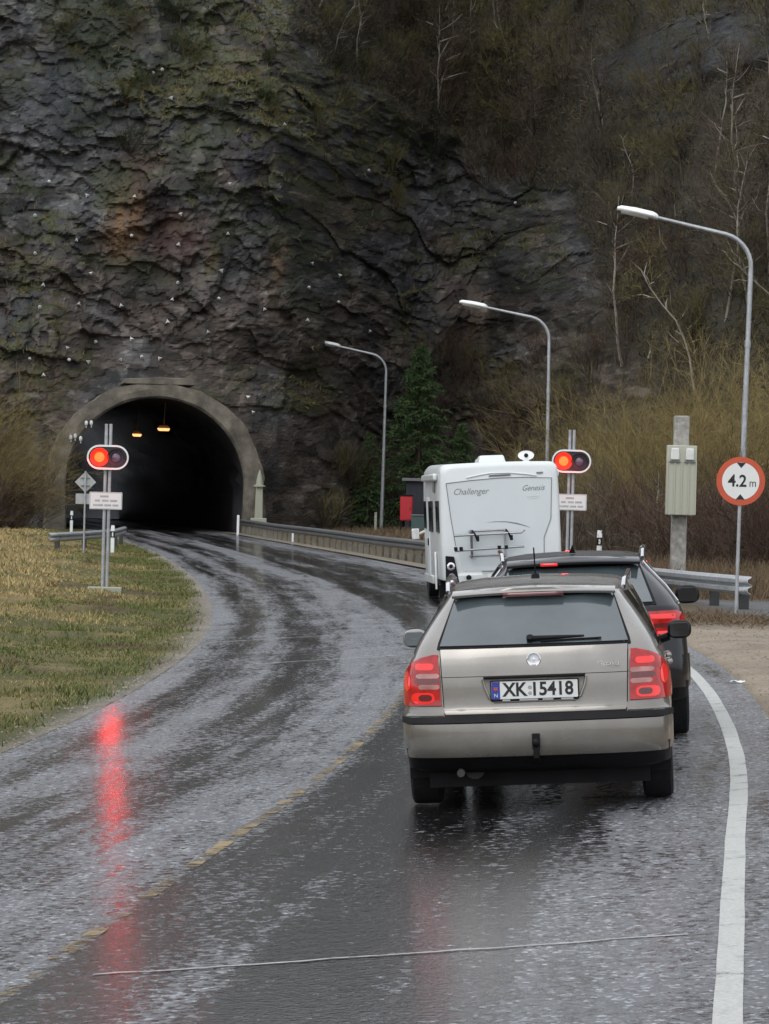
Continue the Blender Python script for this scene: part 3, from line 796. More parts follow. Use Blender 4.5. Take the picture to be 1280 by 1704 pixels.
# ------------------------------------------------------------------ street lamps
def g0(x, y): return float(terr(x, y))
def street_lamp(x, y, label, lean=0.0, H=9.9, arm=3.3, sink=0.0):
    z = g0(x, y)
    t = empty('street_lamp', (x, y, z - .02 - sink), label, 'street lamp', 'tall street lamps along the road')
    t.rotation_euler = (0, lean, 0)
    b = MB(); b.lathe([(.20, 0), (.20, .05), (.14, .06)], 12); b.tube([(0, 0, 0), (0, 0, 1.4), (0, 0, 6.6)], [.105, .10, .075], 10)
    b.build('lower_pole', M['galv'], t)
    b = MB(); b.tube([(0, 0, 6.55), (0, 0, 6.75)], .092, 10); b.build('sleeve', M['galv'], t)
    pts = [(0, 0, 6.7), (0, 0, H - 1.25)]
    for a in np.linspace(0, math.radians(78), 8): pts.append((-.95 * (1 - math.cos(a)), 0, H - 1.15 + .95 * math.sin(a)))
    ex, ez = pts[-1][0], pts[-1][2]
    L_ = arm - 1.9
    pts += [(ex - L_ * .5, 0, ez + L_ * .5 * .20), (ex - L_, 0, ez + L_ * .20)]
    b = MB(); b.tube(pts, [.072] * 2 + [.066] * 8 + [.055, .05], 10); b.build('curved_arm', M['galv'], t)
    hx, hz = ex - L_ + .05, ez + L_ * .2
    R = Matrix.Rotation(math.radians(11), 3, 'Y')
    head = MB()
    prof = [(-1.12, .05, .03), (-1.02, .13, .09), (-.6, .17, .13), (-.1, .17, .13), (0, .12, .10), (.06, .06, .06)]
    rows = []
    for px, hw, hh in prof:
        rows.append([Vector((hx, 0, hz)) + R @ Vector((px, hw * math.cos(a), (hh if math.sin(a) > 0 else .075) * math.sin(a))) for a in np.linspace(0, 2 * math.pi, 13)])
    head.grid(rows); h = head.build('lamp_head', M['lamp_shell'], t, fix=True)
    b = MB(); b.grid([[Vector((hx, 0, hz)) + R @ Vector((px, q * hw * .9, -.072 - .06 * (1 - q * q))) for q in (-1, -.6, 0, .6, 1)] for px, hw in ((-.98, .09), (-.9, .13), (-.5, .145), (-.2, .13))])
    b.build('lens_bowl', M['white_plain'], h)
    return t
street_lamp(10.05, 97.0, 'tallest-looking curved street lamp, rising behind the round height sign', math.radians(.9), 9.95, 3.95)
street_lamp(6.75, 142.5, 'middle curved street lamp, its pole rising above the motorhome roof', math.radians(-.6), 9.95, 3.85, .1)
street_lamp(-.15, 183.0, 'smallest-looking curved street lamp, standing between tunnel and dark spruce', math.radians(.3), 9.65, 3.75, .1)

# ------------------------------------------------------------------ flashing stop signals
def signal(x, y, label, plate_dx, group='twin red stop signals before the tunnel'):
    z = g0(x, y)
    t = empty('stop_signal', (x, y, z), label, 'traffic signal', group)
    t.rotation_euler = (0, 0, math.atan2(x, y) * -1 * .8)
    f = MB(); f.box((0, 0, .03), (.75, .5, .16)); f.build('footing', M['concrete_pale'], t, bevel=.02)
    for sx in (-1, 1):
        b = MB(); b.tube([(sx * .048, 0, .1), (sx * .048, 0, 3.72)], .038, 8); b.build('mast_tube', M['galv'], t)
    b = MB()
    for k in range(5): b.box((0, 0, .4 + k * .8), (.1, .02, .02))
    b.build('rung', M['galv_dark'], t)
    zc = 2.98
    P = yplane(0, -.14, zc)
    b = MB(); b.prism(stadium(.425, .23), P, -.10, .0); panel = b.build('signal_panel', M['sig_panel'], t, bevel=.01)
    b = MB(); b.ring(stadium(.462, .272), stadium(.424, .230), P, -.06, .03); b.build('white_border', M['white_plain'], t)
    for sx, lit in ((-1, True), (1, False)):
        Q = yplane(sx * .185, -.145, zc)
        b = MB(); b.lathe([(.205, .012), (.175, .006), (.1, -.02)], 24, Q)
        r = b.build('reflector', M['sig_glare'] if lit else M['sig_off_ring'], panel)
        b = MB(); b.lathe([(.115, .0), (.10, .045), (.05, .065), (0, .07)], 20, Q)
        l = b.build('lamp_lens', M['sig_core'] if lit else M['sig_off'], panel)
        if lit: l['label'] = 'lit red lamp'; r['label'] = 'reflector disc glowing as red lens glare'
        else: l['label'] = 'unlit lamp'
        b = MB(); n = 14
        arc = [(math.cos(a), math.sin(a)) for a in np.linspace(math.radians(-10), math.radians(190), n)]
        b.grid([[Vector((sx * .185 + .175 * c, -.15 - d, zc + .175 * s_)) for c, s_ in arc] for d in (0, .16)])
        b.grid([[Vector((sx * .185 + .185 * c, -.15 - d, zc + .185 * s_)) for c, s_ in arc] for d in (0, .16)])
        b.build('visor', M['black'], panel)
    sd_ = bpy.data.lights.new('signal_beam', 'SPOT'); sd_.energy = 30; sd_.color = (1, .012, .012); sd_.shadow_soft_size = .08
    sd_.spot_size = math.radians(15); sd_.spot_blend = .8
    so_ = link(bpy.data.objects.new('signal_beam', sd_), t); so_.location = (-.185, -.26, zc)
    so_.rotation_euler = (math.radians(90 - 2.5), 0, math.pi)      # shines along the road, towards the waiting traffic
    gd = bpy.data.lights.new('signal_glare_fill', 'POINT'); gd.energy = 6.0; gd.color = (1, .03, .015); gd.shadow_soft_size = .05
    go = link(bpy.data.objects.new('signal_glare_fill', gd), t); go.location = (-.20, -.42, zc)           # added second light, imitates lens glare on the housing
    P = yplane(plate_dx, -.10, 2.02)
    b = MB(); b.prism(rrect(.36, .19, .02), P, -.012, 0); pl = b.build('text_plate', M['sign_white'], t)
    b = MB(); b.ring(rrect(.352, .182, .02), rrect(.34, .17, .02), P, .0005, .0025); b.build('plate_border', M['plate_print'], pl)
    b = MB()
    for zz, segs in ((.095, ((-.13, .06),)), (0.0, ((-.24, -.13), (-.08, .06), (.09, .25))), (-.10, ((-.28, -.06), (-.03, .12), (.15, .28)))):
        for a, c in segs: b.prism([(a, zz - .022), (c, zz - .022), (c, zz + .022), (a, zz + .022)], P, .0005, .003)
    b.build('faded_lettering', M['plate_print'], pl)
    return t
signal(-6.15, 75.8, 'red stop signal on the grass verge, in front of the tunnel mouth', -.02)
signal(4.36, 80.5, 'red stop signal standing behind the white motorhome', .02)

# ------------------------------------------------------------------ round height limit sign
def height_sign():
    x, y = 5.85, 56.6
    z = g0(x, y)
    t = empty('height_limit_sign', (x, y, z - .05), 'round red-rimmed height limit sign reading 4.2m on a grey pole', 'road sign')
    t.rotation_euler = (0, math.radians(.4), 0)
    b = MB(); b.tube([(0, 0, 0), (0, 0, 2.35)], .03, 10); b.build('pole', M['galv'], t)
    zc = 2.25
    P = yplane(0, -.05, zc)
    b = MB(); b.lathe([(.0, -.012), (.40, -.012), (.402, .0), (.0, .0)], 48, P); d = b.build('sign_disc', M['sign_red'], t)
    b = MB(); b.lathe([(0, .0022), (.308, .0022), (.308, .0006)], 48, P); b.build('white_face', M['sign_white'], d)
    b = MB()
    for s in (1, -1): b.prism([(-.075, s * .304), (.075, s * .304), (0, s * .215)][::s], P, .003, .005)
    b.build('arrow_mark', M['text_black'], d)
    F = P @ Matrix.Translation((-.05, 0, .004))
    text_obj('lettering', '4.2', .275, M['text_black'], d, P @ Matrix.Translation((-.055, -.005, .004)), .0008, sx=.92, bold=.006)
    text_obj('unit_lettering', 'm', .19, M['text_black'], d, P @ Matrix.Translation((.2, -.03, .004)), .0008, sx=.85)
    b = MB(); b.box((0, -.02, zc + .2), (.16, .06, .04)); b.box((0, -.02, zc - .2), (.16, .06, .04)); b.build('bracket', M['galv'], t)
height_sign()

# ------------------------------------------------------------------ timber post with cabinet
def cabinet_post():
    x, y = 6.02, 70.0
    z = g0(x, y)
    t = empty('cabinet_post', (x, y, z - .3), 'stout weathered post carrying a pale green ribbed cabinet', 'equipment post')
    h = 4.18 - z
    b = MB(); b.box((0, 0, h / 2), (.31, .26, h)); b.build('post', M['wood'], t, bevel=.03)
    zc = 2.58 - z + .3 - .02
    b = MB(); b.box((-.005, -.28, zc), (.60, .28, 1.42), taper=1.0); c = b.build('cabinet', M['cabinet'], t, bevel=.015)
    for dx in (-.29, -.145, 0, .145, .29):
        b = MB(); b.box((dx - .005, -.43, zc - .15), (.022, .03, 1.08)); b.build('rib', M['cabinet'], c)
    for dx in (-.15, .15):
        b = MB(); b.box((dx, -.44, zc + .53), (.19, .07, .24), taper=.8); b.build('lamp_box', M['cabinet_vent'], c, bevel=.02)
        b = MB(); b.box((dx, -.435, zc + .375), (.22, .05, .025)); b.build('ledge', M['galv_dark'], c)
cabinet_post()

# ------------------------------------------------------------------ guard rails
def guard_rail(pts, label, post_step=2.0, top=.75, beam_h=.31, flip=1, bm=None, pm=None, post_w=.12, post_from=0.0, skip=None):
    """W-beam rail through ground points; every post a part"""
    pts = np.array(pts, float)
    seg = np.r_[0, np.cumsum(np.hypot(*np.diff(pts, axis=0).T))]
    n = max(2, int(seg[-1] / 1.0))
    ss = np.linspace(0, seg[-1], n + 1)
    X = np.interp(ss, seg, pts[:, 0]); Y = np.interp(ss, seg, pts[:, 1])
    mid = n // 2
    o0 = Vector((X[mid], Y[mid], g0(X[mid], Y[mid])))
    t = empty('guard_rail', o0, label, 'guard rail')
    prof = [(-.0, .155), (.02, .135), (.075, .10), (.075, .05), (.0, .015), (0, -.015), (.075, -.05), (.075, -.10), (.02, -.135), (0, -.155)]
    prof = [(d, h * beam_h / .31) for d, h in prof]
    rows = []
    for i in range(n + 1):
        a, c = max(i - 1, 0), min(i + 1, n)
        dx, dy = X[c] - X[a], Y[c] - Y[a]; l = math.hypot(dx, dy)
        nx, ny = -dy / l * flip, dx / l * flip
        z = float(gz(X[i], Y[i])) + top - beam_h / 2
        rows.append([Vector((X[i] + nx * d, Y[i] + ny * d, z + h)) - o0 for d, h in prof])
    b = MB(); b.grid(rows)
    back = [[p - Vector((0, 0, 0)) for p in r] for r in rows]
    o = b.build('beam', bm or M['galv'], t, sharp=25)
    so = o.modifiers.new('thickness', 'SOLIDIFY'); so.thickness = .012
    for s in np.arange(post_from, seg[-1] + .01, post_step):
        x, y = float(np.interp(s, seg, pts[:, 0])), float(np.interp(s, seg, pts[:, 1]))
        i = min(int(s / seg[-1] * n), n - 1)
        dx, dy = X[i + 1] - X[i], Y[i + 1] - Y[i]; l = math.hypot(dx, dy)
        nx, ny = -dy / l * flip, dx / l * flip
        x -= nx * .11; y -= ny * .11
        zb, zt = g0(x, y) - .3, float(gz(x, y)) + top - .03
        b = MB(); R = Matrix.Rotation(math.atan2(dy, dx), 3, 'Z')
        b.box(Vector((x, y, (zb + zt) / 2)) - o0, (post_w, .15, zt - zb), R)
        b.box(Vector((x + nx * .07, y + ny * .07, zt - beam_h / 2)) - o0, (.1, .1, beam_h * .8), R)
        b.build('post', pm or M['post_dark'], t)
    return t, rows, o0
ysr = np.arange(76, 171, 2.0)
guard_rail([(float(xc(y)) + 4.22 + .1 * math.sin(y * .2), y) for y in ysr], 'long dark guard rail curving from the motorhome to the tunnel mouth', 2.0, .72, .30, 1, M['galv_dark'], M['rail_post'], .13)
t, rows, o0 = guard_rail([(6.34, 58.8), (5.75, 62.4), (5.2, 67.0), (4.55, 73.5), (4.0, 80)], 'bright galvanised guard rail beside the height sign', 2.0, .58, .31, 1, M['galv'], M['post_dark'], .13, .9)
guard_rail([(-11.05, 113.0), (-10.3, 118), (-9.75, 124.0), (-9.9, 131)], 'short steel guard rail on the grass behind the verge signal', 4.0, .72, .30, -1, M['galv'], M['post_dark'], .12, 1.6)
# concrete edge strip at the foot of the long rail
tag(strip('kerb_strip', 3.56, 4.16, 82, 170, pmat('gritty_kerb', (.19, .165, .13), .8, 0, .25, 2.0, bump=.4), .045, n=3), kind='structure')

# ------------------------------------------------------------------ delineator posts
def delineator(x, y, h, label, band=True, w=.105):
    z = g0(x, y)
    t = empty('delineator_post', (x, y, z - .02), label, 'marker post', 'white marker posts at the roadside')
    b = MB(); b.prism(rrect(w / 2, .045, .02), Matrix.Identity(4), 0, h - .05); b.prism([(p[0] * .9, p[1] * .9) for p in rrect(w / 2, .045, .02)], Matrix.Identity(4), h - .05, h)
    b.build('post', M['white_plain'], t, bevel=.006)
    if band:
        b = MB(); b.prism(rrect(w / 2 + .004, .05, .02), Matrix.Identity(4), h - .42, h - .20); b.build('black_band', M['black'], t)
        b = MB(); b.box((0, -.053, h - .31), (.05, .01, .14)); b.build('reflector', M['white'], t)
delineator(5.98, 95.0, 1.22, 'white marker post with dark band behind the black estate car', w=.14)
delineator(-4.0, 151.0, .98, 'white marker post beyond the long rail, against the bare rock', False, .13)
delineator(-6.95, 163.0, 1.0, 'white marker post at the rail end by the tunnel pier', False, .12)
delineator(-14.1, 154.5, 1.0, 'white marker post close to the near leg of the tunnel arch', True, .13)
delineator(-9.3, 117.5, 1.0, 'white marker post half hidden by the verge signal mast', True, .13)
b = MB(); b.box((0, 0, .45), (.13, .13, 1.0)); o = b.build('wooden_stake', M['wood'], None, bevel=.01); o.location = (-.45, 178.0, g0(-.45, 178.0)); tag(o, 'short tan wooden stake next to the far street lamp', 'stake')

# ------------------------------------------------------------------ diamond sign seen from the back
def diamond_sign():
    x, y = -9.82, 112.2
    z = g0(x, y)
    t = empty('diamond_sign', (x, y, z - .1), 'grey back of a diamond road sign behind the short guard rail', 'road sign')
    b = MB(); b.tube([(0, 0, 0), (0, 0, 2.78)], .032, 8); b.build('pole', M['galv'], t)
    P = yplane(0, .05, 2.42)
    b = MB(); b.prism([(.35, 0), (0, .35), (-.35, 0), (0, -.35)], P, -.02, 0); b.build('diamond_plate', M['sign_back'], t, bevel=.006)
    P = yplane(.05, .05, 1.87)
    b = MB(); b.prism(rrect(.36, .17, .03), P, -.02, 0); b.build('lower_plate', M['sign_back'], t, bevel=.005)
    b = MB(); b.box((0, .035, 2.55), (.3, .03, .03)); b.box((0, .035, 2.3), (.3, .03, .03)); b.build('clamp_bar', M['galv_dark'], t)
diamond_sign()

# ------------------------------------------------------------------ shed, red cabinet, low box beyond the long rail
def shed():
    x, y = 2.75, 181.5
    z = g0(x, y)
    t = empty('shed', (x, y, z - .3), 'dark blue flat-roofed shed partly hidden by the motorhome', 'shed')
    b = MB(); b.box((0, 0, 1.45), (3.3, 2.4, 2.9)); w = b.build('wall', M['shed'], t)
    b = MB(); b.box((-.05, -.05, 2.99), (3.65, 2.8, .16)); b.build('roof', M['shed_trim'], t, bevel=.02)
    for i in range(12):
        b = MB(); b.box((-1.52 + i * .276, -1.21, 1.45), (.24, .03, 2.8)); b.build('board', M['shed'], w)
shed()
def red_cabinet():
    x, y = 1.12, 178.0
    t = empty('red_cabinet', (x, y, g0(x, y)), 'upright red cabinet on dark legs in front of the blue shed', 'cabinet')
    b = MB(); b.box((0, 0, 1.12), (.64, .42, 1.28)); bd = b.build('body', M['red_box'], t, bevel=.03)
    b = MB(); b.box((0, -.215, 1.12), (.54, .02, 1.12)); b.build('door', M['red_box'], t, bevel=.008)
    b = MB(); b.box((.2, -.235, 1.1), (.03, .02, .16)); b.build('handle', M['black'], t)
    b = MB(); b.box((0, 0, 1.79), (.7, .48, .07)); b.build('lid', M['black'], t)
    for sx in (-.24, .24):
        b = MB(); b.box((sx, 0, .24), (.09, .3, .52)); b.build('leg', M['black'], t)
red_cabinet()
t = empty('utility_box', (1.9, 176.5, g0(1.9, 176.5)), 'low grey-green utility box at the foot of the blue shed', 'utility box')
b = MB(); b.box((0, 0, .42), (1.05, .5, .84)); b.build('body', M['teal'], t, bevel=.04)
b = MB(); b.box((0, 0, .87), (1.12, .58, .07)); b.build('lid', M['shed_trim'], t, bevel=.02)

# crumpled paper on the gravel
b = MB(); n = 7
b.grid([[(-.11 + .22 * i / (n - 1) + RND.uniform(-.01, .01), -.06 + .12 * j / 4 + RND.uniform(-.01, .01), .015 + RND.uniform(0, .03)) for i in range(n)] for j in range(5)])
o = b.build('paper_scrap', M['white_plain'], None); o.location = (3.72, 35.6, g0(3.72, 35.6)); so = o.modifiers.new('thickness', 'SOLIDIFY'); so.thickness = .003
o.scale = (.7, .7, .7)
tag(o, 'crumpled white paper scrap lying on the tan gravel', 'litter')

# ------------------------------------------------------------------ rock bolts in the cliff
_BOLTS = [(-12.64, 23.79), (-12.18, 23.98), (-11.56, 22.3), (-5.7, 21.17), (-1.38, 20.27), (-15.6, 17.0), (-13.13, 16.97), (-18.17, 15.86), (-10.78, 16.16), (-15.97, 14.61), (-13.26, 14.99), (-10.86, 14.61), (-8.41, 15.3), (-18.01, 13.87), (-8.64, 13.35), (-15.22, 12.97), (-10.87, 12.69), (-17.53, 12.26), (-15.75, 11.39), (-17.59, 11.1), (-13.64, 11.37), (-11.09, 11.79), (-8.73, 11.91), (-11.26, 10.62), (-6.44, 11.5), (-2.77, 12.44), (-2.75, 13.94), (-4.16, 14.25), (-4.27, 12.9), (-4.29, 11.16), (-1.06, 11.14), (-14.86, 9.49), (-13.08, 9.7), (-16.14, 9.08), (-16.01, 8.47), (-15.11, 8.43), (-13.55, 8.61), (-12.5, 8.79), (-11.6, 8.73), (-9.19, 10.14), (-17.95, 8.46), (-17.23, 7.66), (-8.35, 17.82), (-17.57, 17.67), (-7.08, 6.9), (-6.82, 6.14), (7.05, 19.07)]
def bolt_label(x, z):
    if x > 5: return 'lone white bolt plate far out on the rock, above the middle street lamp'
    if z < 7.2 and x > -8: return 'white bolt plate low on the rock just outside the arch shoulder by the pier'
    if x < -17 and z < 8.6: return 'white bolt plate over the brown bushes at the edge of the cliff'
    if z > 21.5: return 'white bolt plate high on the mossy grey rock'
    if z > 19.5: return 'white bolt plate high on the cliff below the mossy brow'
    if x < -14 and z > 13: return 'white bolt plate beside the rusty streaks on the cliff'
    if x > -5 and z > 12.0: return 'white bolt plate on the grey rock beyond the tan stain'
    if x > -7: return 'white bolt plate on the rock above the smallest street lamp'
    if z < 10.3 and x < -12: return 'white bolt plate in the dark ledges above the arch haunch'
    if z < 10.9: return 'white bolt plate in the brown rock straight above the arch crown'
    return 'white bolt plate in the reddish middle of the cliff'
bolt_me = {}
for i, (x, z) in enumerate(_BOLTS):
    k = i % 3
    if k not in bolt_me:
        b = MB(); s = (.125, .10, .14)[k]
        b.lathe([(s, 0), (s * .9, .03), (.05, .07), (.035, .16), (0, .17)], 3 + (k == 1) * 2)
        o = b.build('rock_bolt', M['white']); bolt_me[k] = o.data
    else: o = link(bpy.data.objects.new('rock_bolt', bolt_me[k]))
    y = float(np.min(cliff_pt(x + np.array([-.12, 0, .12]), z + np.array([0, .14, -.14])))) - .07
    o.matrix_world = Matrix.Translation((x, y, z)) @ Matrix.Rotation(math.radians(RND.uniform(70, 100)), 4, 'X') @ Matrix.Rotation(RND.uniform(0, 6.28), 4, 'Z')
    tag(o, bolt_label(x, z).replace('white bolt plate', ('three-cornered white bolt plate', 'rounded white bolt plate', 'larger three-cornered bolt plate')[k]), 'rock bolt', 'white rock bolts in the cliff')
# ------------------------------------------------------------------ cars
def lerp(a, b, t): return a + (b - a) * t
class Car:
    def __init__(s, P): s.P = P
    def prm(s, y, k): return float(np.interp(y, s.P['ys'], s.P[k]))
    def rear(s, z): return float(np.interp(z, s.P['rz'], s.P['ry']))
    def front(s, z): return float(np.interp(z, s.P['fz'], s.P['fy']))
    def sec(s, y):
        w, zb, zs, zr, wr = [s.prm(y, k) for k in ('w', 'zb', 'zs', 'zr', 'wr')]
        zu = zb
        for yc in s.P['axles']:
            r = s.P['wr_'] + .055; d = abs(y - yc)
            if d < r: zu = max(zu, s.P['wr_'] + math.sqrt(r * r - d * d))
        m = lambda z, k: max(z, zu + .012 * k)
        p = [(0, zu), (w * .88, zu), (w * .985, m(zb + .03, 1)), (w * .998, m(zb + .17, 2)), (w, m(.56, 3)), (w * .996, m(.70, 4)), (w * .985, m(zs - .16, 5)), (w * .97, m(zs - .06, 6)), (w * .945, max(zs, zu + .1))]
        wb = w * .925
        for t in (.0, .2, .4, .6, .8, 1.0):
            p.append((lerp(wb, wr, t ** 1.25), lerp(max(zs + .02, zu + .11), max(zr - .085, zs + .03), t)))
        zr2 = max(zr, zs + .06)
        p += [(wr - .03, zr2 - .04), (wr - .10, zr2 - .012), (wr * .6, zr2 + .006), (0, zr2 + .018)]
        return p
    def g(s, y): return max(0.0, 1 - (y - .45) / 1.25)
    def W(s, y, z):
        p = s.sec(y)[2:-2]
        return float(np.interp(z, [q[1] for q in p], [q[0] for q in p]))
    RS = ([0, .3, .55, .75, .88, .95, .985, 1.0], [0, .006, .022, .055, .105, .17, .26, .45])
    def rear_pt(s, x, z):
        hw = s.W(.45, z)
        return Vector((x, s.rear(z) + float(np.interp(min(1, abs(x) / hw), *s.RS)), z))
    def rear_off(s, x, z, o):
        e = .01
        p = s.rear_pt(x, z); a = s.rear_pt(x + e, z) - s.rear_pt(x - e, z); b = s.rear_pt(x, z + e) - s.rear_pt(x, z - e)
        return p + a.cross(b).normalized() * o
    def side_off(s, y, z, sd, o):
        f = lambda yy, zz: Vector((sd * s.W(yy, zz), yy + s.rear(zz) * s.g(yy), zz))
        e = .01
        a = f(y + e, z) - f(y - e, z); b = f(y, z + e) - f(y, z - e)
        n = a.cross(b).normalized() * sd
        return f(y, z) + n * o
    def body(s, mats, parent):
        L = s.P['L']; ys = s.P['st']
        rows = []
        def pts(y): return s.sec(y)
        for sc, dy in zip(*s.RS):
            rows.append([(x * sc, s.rear(z) + dy, z) for x, z in pts(.45)])
        for y in ys:
            gy = s.g(y)
            rows.append([(x, y + s.rear(z) * gy, z) for x, z in pts(y)])
        for sc, dy in reversed(list(zip(*s.RS))):
            rows.append([(x * sc, L - dy - s.front(z), z) for x, z in pts(L - .45)])
        b = MB()
        n = len(rows[0])
        for r in range(len(rows) - 1):
            for c in range(n - 1):
                q = [rows[r][c], rows[r][c + 1], rows[r + 1][c + 1], rows[r + 1][c]]
                low = max(p[2] for p in q) < s.P['skirt'] + .02 and r < 7 or c < 1
                b.add(q, [(0, 1, 2, 3)], 1 if low else 0)
                b.add([(-p[0], p[1], p[2]) for p in q], [(3, 2, 1, 0)], 1 if low else 0)
        return b.build('body', mats, parent, sharp=50, fix=True)
    def patch(s, name, rows, nx, o, mat, parent, fn=None, th=.008, mi=None):
        """rows: (z, xl, xr) on the tail surface (or (z, yl, yr) on a side through fn)"""
        fn = fn or (lambda u, z, oo: s.rear_off(u, z, oo))
        G = [[fn(lerp(xl, xr, i / nx), z, o) for i in range(nx + 1)] for z, xl, xr in rows]
        B = [[fn(lerp(xl, xr, i / nx), z, o - th) for i in range(nx + 1)] for z, xl, xr in rows]
        b = MB(); b.grid(G)
        per = [(0, i) for i in range(nx + 1)] + [(j, nx) for j in range(1, len(rows))] + [(len(rows) - 1, i) for i in range(nx - 1, -1, -1)] + [(j, 0) for j in range(len(rows) - 2, 0, -1)]
        n = len(per)
        b.add([G[j][i] for j, i in per] + [B[j][i] for j, i in per], [(k, n + k, n + (k + 1) % n, (k + 1) % n) for k in range(n)])
        return b.build(name, mat, parent, sharp=40, fix=True)

def rows_of(z0, z1, fl, fr, n=8):
    return [(z, fl(z), fr(z)) for z in np.linspace(z0, z1, n)]
def interp_fn(pts):
    zz = [p[0] for p in pts]; xx = [p[1] for p in pts]
    return lambda z: float(np.interp(z, zz, xx))

def add_wheel(parent, x, y, r, w, sd, rimmat):
    t = MB()
    Mx = Matrix.Translation((x, y, r)) @ Matrix.Rotation(math.radians(90) * sd, 4, 'Y')
    h = w / 2
    t.lathe([(r * .64, -h * .8), (r * .80, -h), (r * .94, -h * .96), (r * .995, -h * .8), (r, -h * .5), (r, h * .5), (r * .995, h * .8), (r * .94, h * .96), (r * .80, h), (r * .64, h * .8)], 36, Mx)
    tr = t.build('wheel', M['rubber'], parent)
    m = MB(); m.lathe([(r * .64, h * .78), (r * .60, h * .55), (r * .2, h * .62), (.03, h * .7), (0, h * .7)], 24, Mx)
    for k in range(5):
        a = 2 * math.pi * k / 5
        m.add([Mx @ Vector((rr * math.cos(a + da), rr * math.sin(a + da), zz)) for rr, da, zz in ((r * .12, -.5, h * .72), (r * .62, -.16, h * .8), (r * .62, .16, h * .8), (r * .12, .5, h * .72))], [(0, 1, 2, 3)])
    m.build('rim', rimmat, tr)
    return tr

def place_car(name, label, cat, x, y, head, group=None):
    """root on the banked road: x,y of the rear bumper centre, heading to the right of north"""
    B = float(bank(y))
    fwd = Vector((math.sin(head), math.cos(head), 0)); right = Vector((math.cos(head), -math.sin(head), 0))
    zf = float(gz(x + fwd.x * 2.5, y + fwd.y * 2.5)) - float(gz(x, y))
    fwd = (fwd * 2.5 + Vector((0, 0, zf))).normalized()
    right = (right + Vector((0, 0, B * right.x))).normalized()
    up = right.cross(fwd).normalized(); right = fwd.cross(up).normalized()
    m = Matrix((right, fwd, up)).transposed().to_4x4()
    m.translation = Vector((x, y, float(gz(x, y)) + .004))
    return empty(name, label=label, cat=cat, group=group, mat=m)

def stations(L, axles, r):
    s = set(np.round(np.linspace(.62, L - .62, 14), 3))
    for a in axles:
        for d in (-1.002, -.98, -.9, -.72, -.45, -.2, 0, .2, .45, .72, .9, .98, 1.002): s.add(round(a + d * (r + .055), 3))
    return sorted(v for v in s if .5 < v < L - .5)

def roof_rail(car, parent, sd, y0, y1, mat, x_in=.045, h=.055):
    pts = []
    for i, y in enumerate(np.linspace(y0, y1, 15)):
        p = car.sec(y); zr = p[-3][1]; x = p[-4][0]
        up = h * min(1, i / 1.2, (14 - i) / 1.2)
        pts.append((sd * (x - x_in + .02), y + car.rear(1.45) * car.g(y), zr - .012 + up))
    b = MB(); b.tube(pts, .017, 8); return b.build('roof_rail', mat, parent)

def mirror(parent, sd, c, size, shell, glass):
    b = MB(); b.ell(c, (size[0] / 2, .085, size[1] / 2), .72, 18, 12); m = b.build('door_mirror', shell, parent)
    b = MB(); b.tube([(c[0] - sd * size[0] * .45, c[1] + .02, c[2] - .05), (c[0] - sd * (size[0] * .45 + .12), c[1] + .06, c[2] - .09)], .03, 8); b.build('mirror_arm', M['black'], m)
    b = MB(); P = yplane(c[0], c[1] - .072, c[2]); b.prism(rrect(size[0] * .40, size[1] * .38, size[1] * .2), P, -.02, .012); b.build('mirror_glass', glass, m, bevel=.003)
    return m

